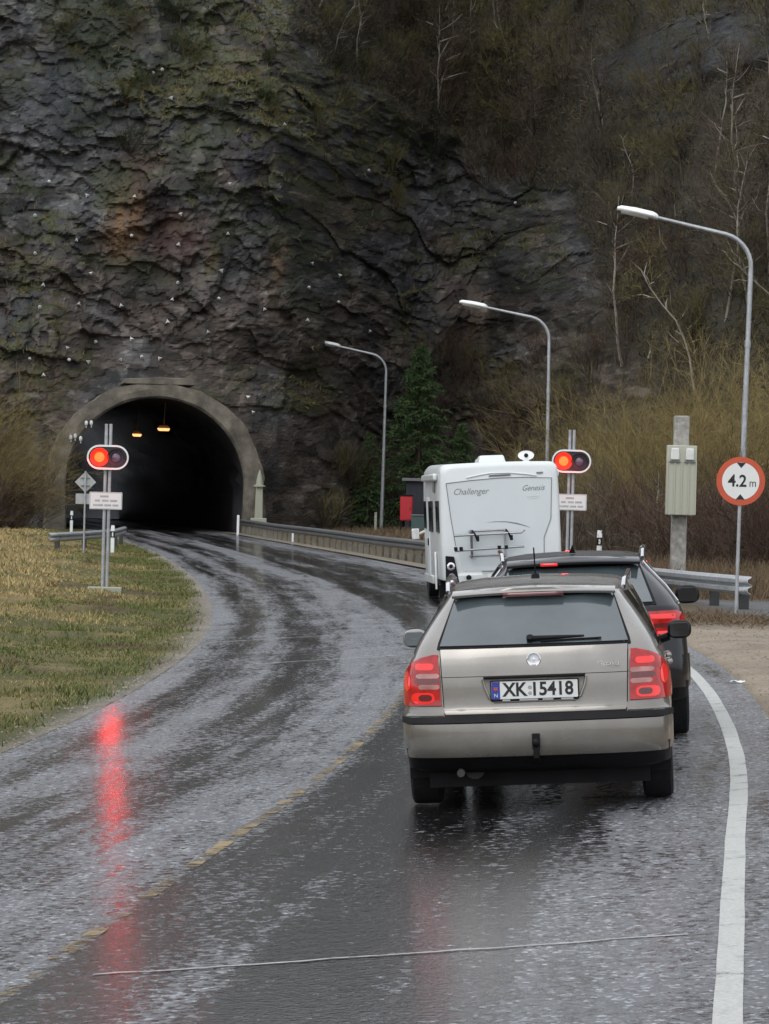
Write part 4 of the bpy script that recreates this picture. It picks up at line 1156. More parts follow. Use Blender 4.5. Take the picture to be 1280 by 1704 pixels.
# ---- beige estate car -------------------------------------------------------
def estate_beige():
    root = place_car('estate_car', 'beige metallic estate car seen from behind with number plate XK 15418', 'car', 1.05, 22.15, math.radians(4.5), 'cars queueing for the tunnel')
    L = 4.57
    P = dict(L=L, axles=(.93, 3.51), wr_=.318, skirt=.43,
             ys=[0, .45, 1.2, 1.8, 2.4, 2.75, 3.3, 3.5, 4.0, 4.57],
             w=[.87, .878, .885, .885, .885, .885, .885, .88, .865, .82], zb=[.27, .26, .21, .20, .20, .20, .20, .20, .21, .22],
             zs=[1.0, .995, .985, .97, .955, .945, .93, .92, .86, .74], zr=[1.43, 1.44, 1.475, 1.485, 1.46, 1.36, 1.08, 1.03, .96, .82],
             wr=[.60, .61, .635, .64, .635, .63, .68, .70, .70, .62],
             rz=[.20, .27, .32, .385, .40, .48, .575, .60, .625, .66, .72, .85, .95, 1.03, 1.075, 1.2, 1.38, 1.41, 1.44, 1.46, 1.5], ry=[.24, .14, .06, .03, .012, .0, .0, .012, .03, .075, .082, .085, .095, .115, .135, .29, .49, .49, .45, .50, .62],
             fz=[.2, .3, .5, .65, .8, .9, 1.2, 1.5], fy=[.15, .03, 0, .02, .15, .32, .9, 1.4])
    P['st'] = stations(L, P['axles'], P['wr_'])
    c = Car(P)
    c.body([M['paint'], M['black']], root)
    pt, bk = M['paint'], M['black']
    # joint round the tailgate, then the tailgate itself in front of it
    gl = interp_fn([(.60, -.575), (.66, -.590), (1.03, -.605), (1.08, -.605)])
    gr = lambda z: -gl(z)
    c.patch('tailgate_joint', rows_of(.632, 1.075, lambda z: gl(z) - .008, lambda z: gr(z) + .008, 10), 12, .003, bk, root, th=.01)
    tg = c.patch('tailgate', rows_of(.64, .885, gl, gr, 8), 16, .010, pt, root, th=.012)
    c.patch('upper_panel', rows_of(.889, 1.062, gl, gr, 7), 16, .013, pt, tg, th=.014)
    # rear window with dark surround
    wl = interp_fn([(1.07, -.632), (1.09, -.63), (1.36, -.535), (1.41, -.515)])
    c.patch('window_surround', rows_of(1.068, 1.405, wl, lambda z: -wl(z), 10), 14, .006, bk, root, th=.01)
    wl2 = interp_fn([(1.08, -.612), (1.36, -.525), (1.385, -.50)])
    rw = c.patch('rear_window', rows_of(1.082, 1.384, wl2, lambda z: -wl2(z), 10), 16, .011, M['glass'], root, th=.006)
    # spoiler lip and high brake lamp
    b = MB(); rows = []
    for x in np.linspace(-.54, .54, 17):
        yy = .455 + .05 * (x / .54) ** 2; dz = -.016 * (x / .54) ** 2
        rows.append([(x, yy + .14, 1.448 + dz), (x, yy + .0, 1.432 + dz), (x, yy - .022, 1.420 + dz), (x, yy - .008, 1.405 + dz), (x, yy + .06, 1.40 + dz)])
    b.grid(rows, flip=True); b.build('spoiler', pt, root, fix=True)
    b = MB(); b.grid([[(x, .43 + .05 * (x / .54) ** 2, 1.417), (x, .432 + .05 * (x / .54) ** 2, 1.402), (x, .445 + .05 * (x / .54) ** 2, 1.392)] for x in np.linspace(-.20, .20, 9)])
    so = b.build('high_brake_lamp', M['lamp_red_dull'], root, fix=True); so.modifiers.new('t', 'SOLIDIFY').thickness = .012
    # wiper
    b = MB(); p0 = c.rear_off(-.01, 1.10, .03); p1 = c.rear_off(.33, 1.105, .03)
    b.tube([p0, lerp(p0, p1, .5), p1], [.017, .013, .007], 8); b.tube([c.rear_off(-.02, 1.10, .0), c.rear_off(-.02, 1.10, .045)], .024, 10)
    b.tube([c.rear_off(.05, 1.088, .02), c.rear_off(.44, 1.096, .02)], .007, 6); b.build('wiper', bk, root)
    # tail lamps
    for sd in (-1, 1):
        inn = interp_fn([(.70, .612), (.86, .618), (1.03, .624)])
        out = interp_fn([(.70, .872), (.76, .874), (.86, .868), (.93, .845), (.985, .79), (1.015, .72), (1.035, .635)])
        rr = rows_of(.705, 1.03, lambda z: sd * inn(z), lambda z: sd * out(z), 16)
        if sd < 0: rr = [(z, b_, a_) for z, a_, b_ in rr]
        tl = c.patch('tail_light', rr, 12, .016, M['lamp_red'], root, th=.02)
        def seg(nm, z0, z1, a, b_, mt, n=5, o=.019):
            # lamp chambers with rounded ends inside the lens
            zc_, zh = (z0 + z1) / 2, (z1 - z0) / 2; q = []
            for z in np.linspace(z0, z1, n):
                k = math.sqrt(max(0, 1 - ((z - zc_) / zh) ** 2)); r_ = min(zh, (b_ - a) / 2) * .9
                q.append((z, *sorted((sd * (a + r_ * (1 - k)), sd * (b_ - r_ * (1 - k))))))
            return c.patch(nm, q, 8, o, mt, tl, th=.004)
        seg('lit_segment', .72, .79, .65, .80, M['lamp_red_hot'], 9)
        seg('lamp_core', .735, .778, .665, .755, M['lamp_red_dull'], 7, .021)
        seg('lit_segment', .80, .92, .805, .848, M['lamp_red_hot'], 9)
        seg('lit_segment', .935, .975, .65, .77, M['lamp_red_hot'], 9)
        seg('reversing_lens', .882, .912, .617, .765, M['lens_clear'], 5)
        seg('dark_divider', .845, .880, .617, .775, M['lamp_red_dull'], 5)
        seg('indicator_lens', .812, .842, .617, .755, M['lens_clear'], 5)
    # bumper: upper shoulder, dark strip, lower shell
    ww = lambda z: c.W(.45, z) * .998
    for sd in (-1, 1):
        q = [(z, *(sorted((sd * (abs(gl(z)) + .012), sd * ww(z) * .985)))) for z in np.linspace(.636, .695, 4)]
        c.patch('bumper_corner', q, 8, .009, pt, root, th=.012)
    bp = c.patch('rear_bumper', rows_of(.375, .583, lambda z: -ww(z), ww, 7), 36, .014, pt, root, th=.016)
    c.patch('bumper_strip', rows_of(.587, .624, lambda z: -ww(z), ww, 4), 36, .020, bk, root, th=.024)
    b = MB(); b.lathe([(0, 0), (.032, .003), (.036, .012), (.036, .02)], 20, Matrix.Translation((-.62, -.012, .49)) @ Matrix.Rotation(math.radians(-90), 4, 'X'))
    # plate recess: pressed U-shaped lip, overhanging handle bar, plate
    lip = [(-.335, .868), (-.325, .82), (-.295, .745), (-.26, .722), (.26, .722), (.295, .745), (.325, .82), (.335, .868)]
    b = MB(); b.tube([c.rear_off(x, z, .012) for x, z in lip], .011, 8); b.build('recess_lip', pt, tg)
    c.patch('plate_recess', rows_of(.728, .868, interp_fn([(.728, -.265), (.75, -.29), (.82, -.318), (.868, -.33)]), interp_fn([(.728, .265), (.75, .29), (.82, .318), (.868, .33)]), 6), 8, .0125, pmat('recess_paint', (.3, .28, .245), .45, .3, .1), tg, th=.002)
    b = MB(); p = c.rear_pt(0, .88); b.box((0, p.y - .024, .8815), (.66, .05, .019)); b.build('handle_bar', bk, tg, bevel=.006)
    py = c.rear_pt(0, .79).y - .022
    Pm = yplane(0, py, .792)
    b = MB(); b.prism(rrect(.288, .068, .008), Pm, -.008, .0); npl = b.build('number_plate', bk, root)
    b = MB(); b.prism(rrect(.280, .057, .006), Pm @ Matrix.Translation((0, .004, 0)), .0, .003); b.build('plate_face', M['sign_white'], npl)
    b = MB(); b.prism([(-.279, -.052), (-.225, -.052), (-.225, .060), (-.279, .060)], Pm, .0032, .0045); b.build('blue_band', M['blue_band'], npl)
    b = MB()
    for (a, d, w, h) in ((0, .015, .026, .02),): b.prism([(-.252 + a - w / 2, d - h / 2), (-.252 + a + w / 2, d - h / 2), (-.252 + a + w / 2, d + h / 2), (-.252 + a - w / 2, d + h / 2)], Pm, .0048, .0055)
    b.build('band_flag', M['sign_red'], npl)
    text_obj('band_letter', 'N', .035, M['sign_white'], npl, Pm @ Matrix.Translation((-.252, -.03, .005)), .0005)
    text_obj('plate_lettering', 'XK', .122, M['text_black'], npl, Pm @ Matrix.Translation((-.128, .003, .004)), .001, sx=.92, bold=.003)
    text_obj('plate_lettering', '15418', .122, M['text_black'], npl, Pm @ Matrix.Translation((.112, .003, .004)), .001, sx=.92, bold=.003)
    b = MB(); b.prism(circ(.013, 12, -.03, .018), Pm, .003, .0045); b.prism(circ(.013, 12, -.03, -.02), Pm, .003, .0045); b.build('plate_sticker', M['plate_print'], npl)
    b = MB()
    for a0, a1 in ((-.21, -.16), (-.10, .02), (.05, .12), (.17, .25)): b.prism([(a0, -.0665), (a1, -.0665), (a1, -.056), (a0, -.056)], Pm, .0, .003)
    b.build('holder_print', M['plate_print'], npl)
    # badge, script
    e = c.rear_off(0, .985, .012)
    Q = Matrix.Translation(e) @ Matrix.Rotation(math.radians(90), 4, 'X')
    b = MB(); b.lathe([(.047, -.012), (.047, .005), (.042, .010), (.036, .008), (0, .012)], 28, Q); em = b.build('badge', M['chrome'], root)
    e = c.rear_off(.475, .945, .016)
    text_obj('model_lettering', 'Octavia', .045, M['chrome'], root, yplane(e.x, e.y, e.z), .002, shear=.25, sx=1.05)
    # tow bar, silencer, mud flaps
    b = MB(); b.tube([(0, .12, .33), (0, .0, .34), (0, -.05, .37), (0, -.055, .42)], [.022, .022, .02, .017], 10); b.ell((0, -.055, .46), (.027, .027, .03), 1, 12, 8)
    b.box((0, -.035, .465), (.05, .04, .10)); b.build('tow_bar', bk, root)
    b = MB(); b.tube([(-.42, .30, .275), (-.42, .70, .275)], .07, 12); b.tube([(-.50, .08, .265), (-.50, .25, .27)], .026, 10); b.build('silencer', M['post_dark'], root)
    for sd in (-1, 1):
        b = MB(); b.box((sd * .765, .555, .30), (.20, .014, .20)); b.build('mud_flap', M['black'], root, bevel=.004)
        for y in P['axles']: add_wheel(root, sd * .775, y, P['wr_'], .205, sd, M['galv'])
        # axle beam side
    b = MB(); b.tube([(-.65, .95, .30), (.65, .95, .30)], .05, 8); b.box((0, 2.2, .23), (1.45, 3.6, .16)); b.build('underbody', bk, root)
    # side glass, handles, rails, mirrors, aerial
    for sd in (-1, 1):
        fn = lambda u, z, o: c.side_off(u, z, sd, o)
        for nm, y0, y1, t0, t1 in (('quarter_window', .40, .95, .36, .86), ('side_window', 1.03, 1.92, 1.03, 1.90), ('side_window', 2.0, 2.95, 2.0, 2.55)):
            z0, z1 = 1.03, 1.385
            rr = [(lerp(z0, z1, t), lerp(y0, t0, t), lerp(y1, t1, t)) for t in np.linspace(0, 1, 7)]
            if sd < 0: rr = [(z, b_, a_) for z, a_, b_ in rr]
            c.patch(nm, rr, 8, .006, M['glass_dark'], root, fn, th=.008)
        for y in (1.25, 2.2):
            b = MB(); p = c.side_off(y, .88, sd, .025); q = c.side_off(y + .2, .885, sd, .025)
            b.tube([c.side_off(y - .02, .88, sd, 0), p, q, c.side_off(y + .22, .885, sd, 0)], .016, 8); b.build('door_handle', M['paint'], root)
        rr = [(z, .55, 3.1) for z in (.56, .58, .60)]
        if sd < 0: rr = [(z, b_, a_) for z, a_, b_ in rr]
        roof_rail(c, root, sd, .46, 2.35, M['chrome'], .01, .04)
        mirror(root, sd, Vector((sd * .965, 2.86, 1.035)), (.175, .135), M['paint'] if sd < 0 else M['black'], M['glass'] if sd < 0 else M['glass_dark'])
    b = MB(); b.lathe([(.03, 0), (.025, .03), (.012, .04)], 12, Matrix.Translation((.0, 1.0, 1.49))); b.tube([(0, 1.0, 1.52), (0, .86, 1.70)], .005, 6); b.build('aerial', bk, root)
estate_beige()

# ---- black estate car in front -------------------------------------------------
def estate_black():
    root = place_car('estate_car', 'black estate car with silver roof rails, in front of the beige one', 'car', 1.64, 27.75, math.radians(2.6), 'cars queueing for the tunnel')
    L = 4.85
    P = dict(L=L, axles=(.98, 3.80), wr_=.345, skirt=.48,
             ys=[0, .45, 1.2, 1.8, 2.4, 2.8, 3.4, 3.7, 4.3, 4.85],
             w=[.90, .918, .93, .93, .93, .93, .925, .92, .90, .84], zb=[.33, .32, .26, .25, .25, .25, .25, .25, .26, .28],
             zs=[1.10, 1.09, 1.07, 1.05, 1.03, 1.02, 1.0, .99, .92, .8], zr=[1.50, 1.51, 1.53, 1.535, 1.51, 1.42, 1.16, 1.10, 1.03, .88],
             wr=[.585, .595, .62, .63, .62, .61, .70, .72, .72, .66],
             rz=[.25, .33, .40, .43, .55, .68, .72, .78, .9, 1.02, 1.09, 1.14, 1.28, 1.44, 1.47, 1.5, 1.56], ry=[.2, .1, .05, .02, 0, .0, .02, .08, .09, .08, .10, .15, .36, .58, .58, .52, .68],
             fz=[.2, .3, .5, .65, .8, .9, 1.2, 1.5], fy=[.15, .03, 0, .02, .15, .32, .9, 1.4])
    P['st'] = stations(L, P['axles'], P['wr_'])
    c = Car(P)
    c.body([M['paint_dark'], M['black']], root)
    pt, bk = M['paint_dark'], M['black']
    wl = interp_fn([(1.12, -.66), (1.40, -.565), (1.46, -.54)])
    c.patch('window_surround', rows_of(1.115, 1.465, wl, lambda z: -wl(z), 10), 14, .005, bk, root, th=.01)
    wl2 = interp_fn([(1.13, -.63), (1.40, -.545), (1.43, -.52)])
    c.patch('rear_window', rows_of(1.135, 1.425, wl2, lambda z: -wl2(z), 10), 14, .010, M['glass'], root, th=.006)
    b = MB(); rows = []
    for x in np.linspace(-.55, .55, 17):
        yy = .50 + .06 * (x / .55) ** 2; dz = -.018 * (x / .55) ** 2
        rows.append([(x, yy + .2, 1.518 + dz), (x, yy, 1.498 + dz), (x, yy - .03, 1.48 + dz), (x, yy - .01, 1.462 + dz), (x, yy + .1, 1.455 + dz)])
    b.grid(rows, flip=True); b.build('spoiler', pt, root, fix=True)
    b = MB(); b.grid([[(x, .462 + .06 * (x / .55) ** 2, 1.478), (x, .465 + .06 * (x / .55) ** 2, 1.455)] for x in np.linspace(-.27, -.13, 5)])
    o = b.build('high_brake_lamp', M['lamp_red_hot'], root, fix=True); o.modifiers.new('t', 'SOLIDIFY').thickness = .012
    gl = lambda z: -.60
    c.patch('tailgate', rows_of(.76, 1.10, gl, lambda z: .60, 8), 14, .008, pt, root, th=.012)
    for sd in (-1, 1):
        inn = interp_fn([(.84, .50), (1.06, .54)])
        out = interp_fn([(.84, .87), (.90, .90), (1.0, .885), (1.045, .85), (1.065, .80)])
        rr = rows_of(.845, 1.06, lambda z: sd * inn(z), lambda z: sd * out(z), 12)
        if sd < 0: rr = [(z, b_, a_) for z, a_, b_ in rr]
        tl = c.patch('tail_light', rr, 12, .014, M['lamp_red'], root, th=.02)
        for nm, z0, z1, a, b_, mt in (('lit_segment', 1.0, 1.035, .56, .80, M['lamp_red_hot']), ('lit_segment', .87, .90, .54, .82, M['lamp_red_hot']), ('dark_divider', .93, .965, .54, .78, M['lamp_red_dull'])):
            q = [(z, min(sd * a, sd * b_), max(sd * a, sd * b_)) for z in np.linspace(z0, z1, 3)]
            c.patch(nm, q, 6, .018, mt, tl, th=.004)
    ww = lambda z: c.W(.45, z) * .998
    c.patch('rear_bumper', rows_of(.44, .70, lambda z: -ww(z), ww, 7), 32, .012, pt, root, th=.014)
    Pm = yplane(0, c.rear_pt(0, .86).y - .02, .86)
    b = MB(); b.prism(rrect(.26, .055, .006), Pm, -.01, .0); b.build('number_plate', M['sign_white'], root)
    for sd in (-1, 1):
        fn = lambda u, z, o: c.side_off(u, z, sd, o)
        for nm, y0, y1, t0, t1 in (('quarter_window', .46, 1.0, .42, .9), ('side_window', 1.08, 2.02, 1.08, 2.0), ('side_window', 2.1, 3.05, 2.1, 2.65)):
            rr = [(lerp(1.115, 1.435, t), lerp(y0, t0, t), lerp(y1, t1, t)) for t in np.linspace(0, 1, 7)]
            if sd < 0: rr = [(z, b_, a_) for z, a_, b_ in rr]
            c.patch(nm, rr, 8, .006, M['glass_dark'], root, fn, th=.008)
        ln = [c.side_off(y, 1.105, sd, .008) for y in np.linspace(.5, 3.0, 12)]
        b = MB(); b.tube(ln, .008, 6); b.build('chrome_strip', M['chrome'], root)
        ln = [c.side_off(y, z, sd, .007) for y, z in ((.44, 1.12), (.41, 1.25), (.39, 1.38), (.5, 1.445), (1.2, 1.45), (2.2, 1.43))]
        b = MB(); b.tube(ln, .011, 6); b.build('window_trim', M['chrome'], root)
        roof_rail(c, root, sd, .46, 2.4, M['chrome'], .0, .055)
        mirror(root, sd, Vector((sd * 1.03, 3.0, 1.10)), (.22, .165), bk, M['glass_dark'])
        for y in P['axles']: add_wheel(root, sd * .80, y, P['wr_'], .235, sd, M['galv'])
        b = MB(); p = c.side_off(1.4, .92, sd, .025); q = c.side_off(1.6, .925, sd, .025); b.tube([p, q], .016, 8); b.build('door_handle', pt, root)
    b = MB(); b.box((0, .7, .36), (1.4, .9, .1)); b.box((0, 2.4, .36), (1.5, 3, .14)); b.build('underbody', bk, root)
    b = MB(); b.add([(-.028, 1.0, 1.545), (.028, 1.0, 1.545), (.02, 1.2, 1.55), (-.02, 1.2, 1.55), (0, .98, 1.615), (0, 1.03, 1.62)], [(0, 1, 4), (1, 2, 5, 4), (2, 3, 5), (3, 0, 4, 5)]); b.build('roof_fin', bk, root, bevel=.004)
estate_black()

# ---- white motorhome ------------------------------------------------------------
def motorhome():
    x, y = 2.27, 64.0
    root = place_car('motorhome', 'white motorhome with a folded bike rack on its back wall', 'motorhome', x, y, math.radians(-2.9), None)
    hw, H, zb = 1.125, 2.62, .46
    b = MB()
    # living body: rounded section swept along its length, with rounded rear edges
    def sec(inset, top):
        w = hw - inset; h = top - inset
        r = .16
        p = [(0, zb), (w - .02, zb), (w, zb + .06), (w, 1.2), (w - .005, 2.0), (w - .02, h - r)]
        p += [(w - .02 - r + r * math.cos(a), h - r + r * math.sin(a)) for a in np.linspace(.2, math.pi / 2, 5)]
        p += [(w * .4, h + .015), (0, h + .02)]
        return p
    for sgn in (1, -1):
        rows = []
        for yy, ins, top in ((0, .10, H), (.012, .055, H), (.04, .02, H), (.09, .0, H), (1.0, 0, H + .01), (2.6, 0, H + .02), (4.4, 0, H + .04), (4.9, 0, H + .0), (5.3, .02, H - .12), (5.7, .06, H - .40), (5.95, .10, H - .62)):
            rows.append([(sgn * px, yy, pz) for px, pz in sec(ins, top)])
        b.grid(rows, flip=(sgn < 0))
        back = rows[0]
        n = len(back)
        b.add(back, [tuple(range(n)) if sgn < 0 else tuple(range(n - 1, -1, -1))])
        fr = rows[-1]; b.add(fr, [tuple(range(n - 1, -1, -1)) if sgn < 0 else tuple(range(n))])
    b.build('body', M['sheet'], root, sharp=40, fix=True)
    # cab
    b = MB()
    for sgn in (1, -1):
        rows = []
        for yy, w, zt in ((5.6, 1.02, 2.0), (5.95, 1.01, 1.95), (6.25, .99, 1.62), (6.5, .96, 1.32), (6.95, .9, 1.12), (7.15, .78, .9), (7.2, .7, .5)):
            rows.append([(0, yy, .32), (sgn * w, yy, .32), (sgn * (w + .01), yy, max(.5, zt * .55)), (sgn * w * .92, yy, zt - .06), (sgn * w * .8, yy, zt), (0, yy, zt + .02)])
        b.grid(rows)
        b.add(rows[-1], [tuple(range(6))])
    b.build('cab', M['white'], root, fix=True)
    yb = -.004
    Pb = yplane(0, yb, 0)
    # pressed frame of the back wall
    outer = [(-1.0, 2.27), (-.55, 2.31), (0, 2.34), (.5, 2.335), (.98, 2.31), (.94, 1.55), (.80, 1.2), (.78, .62), (-.72, .62), (-.86, 1.1), (-.93, 1.6)]
    b = MB(); b.prism(outer, Pb, .0, .004); pnl = b.build('back_panel', M['panel'], root)
    cl = [(q[0], yb - .008, q[1]) for q in outer[:7]]
    b = MB(); b.tube([(p[0], p[1], p[2]) for p in cl] + [(.79, yb - .008, .8)], .007, 6); b.tube([(p[0], yb - .008, p[1]) for p in (outer[0], outer[10], outer[9])], .007, 6); b.build('panel_joint', M['grey_print'], pnl)
    b = MB(); pts = [(-.62, 2.36), (-.35, 2.41), (-.15, 2.435), (.2, 2.43), (.5, 2.395), (.7, 2.36)]
    b.tube([(px, yb - .006, pz) for px, pz in pts], .012, 6); b.build('arched_moulding', M['sheet'], pnl)
    b = MB(); b.prism([(-.2, 2.375), (.22, 2.385), (.2, 2.405), (-.18, 2.397)], Pb, .004, .02); b.build('high_brake_lamp', pmat('smoky_lens', (.12, .12, .13), .3), root)
    b = MB(); b.prism([(.70, 2.40), (.82, 2.405), (.82, 2.43), (.70, 2.425)], Pb, .004, .02); b.build('clearance_lamp', M['grey_print'], root)
    # lettering and swoosh
    text_obj('brand_lettering', 'Challenger', .165, M['grey_print'], pnl, yplane(-.55, yb - .006, 2.10), .001, shear=.35, sx=.92)
    text_obj('model_lettering', 'Genesis', .15, M['grey_print'], pnl, yplane(.62, yb - .006, 2.13), .001, shear=.5, sx=.9)
    b = MB(); b.prism([(.5, 1.955), (.74, 1.965), (.74, 1.98), (.5, 1.97)], Pb, .005, .006); b.prism([(.53, 1.92), (.72, 1.93), (.72, 1.94), (.53, 1.93)], Pb, .005, .006); b.build('small_print', pmat('pale_print', (.5, .52, .53), .5), pnl)
    up = [(-.28, 1.515), (-.1, 1.53), (.1, 1.525), (.3, 1.49), (.45, 1.44), (.56, 1.385)]
    lo = [(.44, 1.425), (.28, 1.47), (.1, 1.507), (-.1, 1.518)]
    b = MB(); b.prism((up + lo)[::-1], Pb, .005, .0065); b.build('swoosh', M['grey_print'], pnl)
    # bike rack
    rk = MB()
    yo = yb - .12
    rk.tube([(-.9, yo - .12, 1.29), (.36, yo - .12, 1.31), (.42, yo - .12, 1.36)], .022, 8)
    rk.tube([(-.62, yo, 1.36), (.08, yo, 1.37)], .02, 8)
    rk.tube([(-.9, yo - .16, 1.01), (.4, yo - .16, 1.05)], .022, 8)
    rk.tube([(-.62, yo, .90), (.08, yo, .90)], .02, 8)
    rack = rk.build('bike_rack', pmat('rack_grey', (.30, .31, .33), .4, .6), root)
    for px in (-.57, .06):
        b = MB(); b.tube([(px, yb - .02, 1.37), (px, yo, 1.37), (px, yo, .88), (px, yb - .02, .88)], .024, 8); b.build('upright', M['galv_dark'] if px < 0 else M['galv'], rack)
        b = MB(); b.tube([(px + .02, yo, 1.37), (px + .06, yo - .14, 1.30), (px + .1, yo - .1, 1.2)], .02, 6); b.box((px + .11, yo - .1, 1.22), (.05, .07, .10)); b.build('clamp', bk_ := M['black'], rack)
    for px in (-.88, -.78, -.07, .06):
        b = MB(); b.box((px, yo - .16, 1.045), (.06, .09, .07)); b.build('strap_block', M['black'], rack)
    # tail lamp clusters
    for sd in (-1, 1):
        poly = [(sd * 1.06, .92), (sd * .90, .90), (sd * .80, .32), (sd * 1.07, .26)]
        if sd > 0: poly = poly[::-1]
        b = MB(); b.prism(poly, Pb, .0, .045); tl = b.build('tail_light', M['black'], root, bevel=.012)
        for px, pz, r, mt in ((.965, .72, .075, 'chrome'), (.955, .53, .062, 'sig_off'), (.945, .385, .08, 'chrome')):
            Q = yplane(sd * px, yb - .046, pz)
            b = MB(); b.lathe([(r, -.005), (r, .012), (r * .6, .02), (r * .55, .012)], 20, Q); b.build('lamp_ring', M[mt], tl)
            b = MB(); b.lathe([(r * .55, .0), (r * .5, .014), (0, .02)], 16, Q); b.build('lamp_lens', M['lamp_red_dull'] if pz < .6 else M['black'], tl)
    # lower bumper, plate, socket
    b = MB(); b.box((0, .03, .47), (2.1, .14, .24)); b.build('rear_bumper', M['sheet'], root, bevel=.05)
    b = MB(); b.box((0, -.066, .60), (.78, .02, .025)); b.build('plate_lamp_bar', M['grey_print'], root)
    Q = yplane(-.02, -.064, .50)
    b = MB(); b.prism(rrect(.27, .06, .008), Q, -.004, .006); np_ = b.build('number_plate', M['sign_white'], root)
    b = MB()
    for k in range(6): b.prism([(-.15 + k * .065, -.03), (-.115 + k * .065, -.03), (-.115 + k * .065, .03), (-.15 + k * .065, .03)], Q, .007, .008)
    b.build('worn_characters', M['plate_print'], np_)
    b = MB(); b.lathe([(.05, 0), (.05, .02), (.03, .035), (0, .035)], 16, yplane(-.64, -.06, .50)); b.build('tow_socket', M['black'], root)
    # roof
    b = MB(); b.box((-.07, .9, 2.70), (.52, .52, .15), taper=.86); b.build('roof_hatch', M['sheet'], root, bevel=.03)
    b = MB(); b.box((.1, 3.2, 2.69), (.6, .6, .12), taper=.86); b.build('roof_hatch', M['sheet'], root, bevel=.03)
    d = empty('satellite_dish', label=None); d.parent = root; d.location = (.66, 1.6, 2.61); d.scale = (.75, .75, .75)
    b = MB(); b.tube([(0, 0, 0), (0, 0, .12)], .05, 10); b.lathe([(.12, 0), (.115, .03), (.06, .10)], 14); b.build('dish_foot', M['white_plain'], d)
    b = MB(); Q = Matrix.Translation((0, 0, .19)) @ Matrix.Rotation(math.radians(80), 4, 'X')
    b.lathe([(.21, .06), (.2, .075), (.13, .03), (.05, .012), (0, .01)], 20, Q @ Matrix.Diagonal((1, .6, 1, 1))); b.build('dish_bowl', M['white_plain'], d)
    b = MB(); b.ell((0, -.10, .2), (.055, .04, .055), 1, 12, 8); b.build('receiver', M['black'], d)
    # flanks
    for sd in (-1, 1):
        b = MB(); b.box((sd * (hw + .03), 2.5, 2.40), (.08, 3.6, .13)); b.build('awning_case', M['sheet'], root, bevel=.03)
        for yc, ln, z0, z1 in ((.75, .8, 1.35, 1.95), (2.7, 1.1, 1.35, 1.95), (4.3, .8, 1.4, 1.95)):
            b = MB(); b.box((sd * (hw + .008), yc, (z0 + z1) / 2), (.022, ln, z1 - z0)); b.build('side_window', M['glass_dark'], root, bevel=.008)
        b = MB(); b.box((sd * (hw - .01), 3.9, .42), (.06, 2.6, .16)); b.build('side_skirt', M['sheet'], root, bevel=.015)
        b = MB(); b.box((sd * (hw + .03), 1.35, .62), (.04, .09, .72)); b.build('side_marker', M['white_plain'], root, bevel=.015)
        b = MB(); b.box((sd * (hw + .005), 3.65, 1.2), (.02, .62, 1.65)); dr = b.build('door' if sd > 0 else 'locker_door', M['panel'], root, bevel=.01)
        b = MB(); b.box((sd * (hw + .025), 3.42, 1.15), (.03, .04, .14)); b.build('handle', M['black'], dr)
        b = MB(); b.box((sd * (hw + .006), 1.6, 2.22), (.016, .5, .2)); b.build('vent_grille', M['grey_print'], root, bevel=.005)
        b = MB(); b.box((sd * 1.22, 6.45, 1.28), (.15, .1, .22)); b.tube([(sd * 1.15, 6.45, 1.28), (sd * .98, 6.3, 1.35)], .03, 6); b.build('door_mirror', M['white'], root, bevel=.03)
        add_wheel(root, sd * .93, 1.75, .34, .22, sd, M['galv'])
        add_wheel(root, sd * .93, 5.9, .34, .22, sd, M['galv'])
        b = MB(); b.box((sd * .93, 1.75, .58), (.3, .86, .46)); b.build('wheel_box', M['black'], root)
        b = MB(); b.box((sd * .98, 1.25, .22), (.26, .02, .26)); b.build('mud_flap', M['black'], root)
    b = MB(); b.box((0, 2.8, .36), (1.9, 5.6, .12)); b.build('chassis', M['black'], root)
motorhome()
# ------------------------------------------------------------------ vegetation
TW = {
    'grey_bark': twig_mat('pale_bark', (.25, .23, .20), .3),
    'dark_bark': twig_mat('dark_bark', (.055, .045, .036), .3),
    'brown_twig': twig_mat('brown_twigs', (.085, .070, .054), .4),
    'red_twig': twig_mat('reddish_twigs', (.072, .044, .032), .3),
    'tan_twig': twig_mat('tan_willow_twigs', (.205, .162, .070), .25),
    'olive_twig': twig_mat('olive_twigs', (.105, .096, .042), .3),
    'needle': twig_mat('spruce_needles', (.075, .125, .05), .25),
    'ivy': twig_mat('dark_green_moss', (.036, .048, .02), .3),
}
class Twigs:
    """thin ribbons gathered in arrays"""
    def __init__(s): s.p0 = []; s.p1 = []; s.w0 = []; s.w1 = []
    def add(s, p0, p1, w0, w1):
        s.p0.append(np.atleast_2d(p0)); s.p1.append(np.atleast_2d(p1)); n = len(s.p0[-1])
        s.w0.append(np.broadcast_to(w0, (n,)).astype(float)); s.w1.append(np.broadcast_to(w1, (n,)).astype(float))
    def mesh(s, name, mat, rng):
        P0, P1 = np.concatenate(s.p0), np.concatenate(s.p1); W0, W1 = np.concatenate(s.w0), np.concatenate(s.w1)
        d = P1 - P0; d /= np.linalg.norm(d, axis=1, keepdims=True) + 1e-9
        r = rng.normal(size=d.shape); q = np.cross(d, r); q /= np.linalg.norm(q, axis=1, keepdims=True) + 1e-9
        V = np.stack([P0 - q * W0[:, None] / 2, P0 + q * W0[:, None] / 2, P1 + q * W1[:, None] / 2, P1 - q * W1[:, None] / 2], 1).reshape(-1, 3)
        F = np.arange(len(V)).reshape(-1, 4)
        return np_mesh(name, V, F, mat)
def unit(v): return v / (np.linalg.norm(v, axis=-1, keepdims=True) + 1e-9)
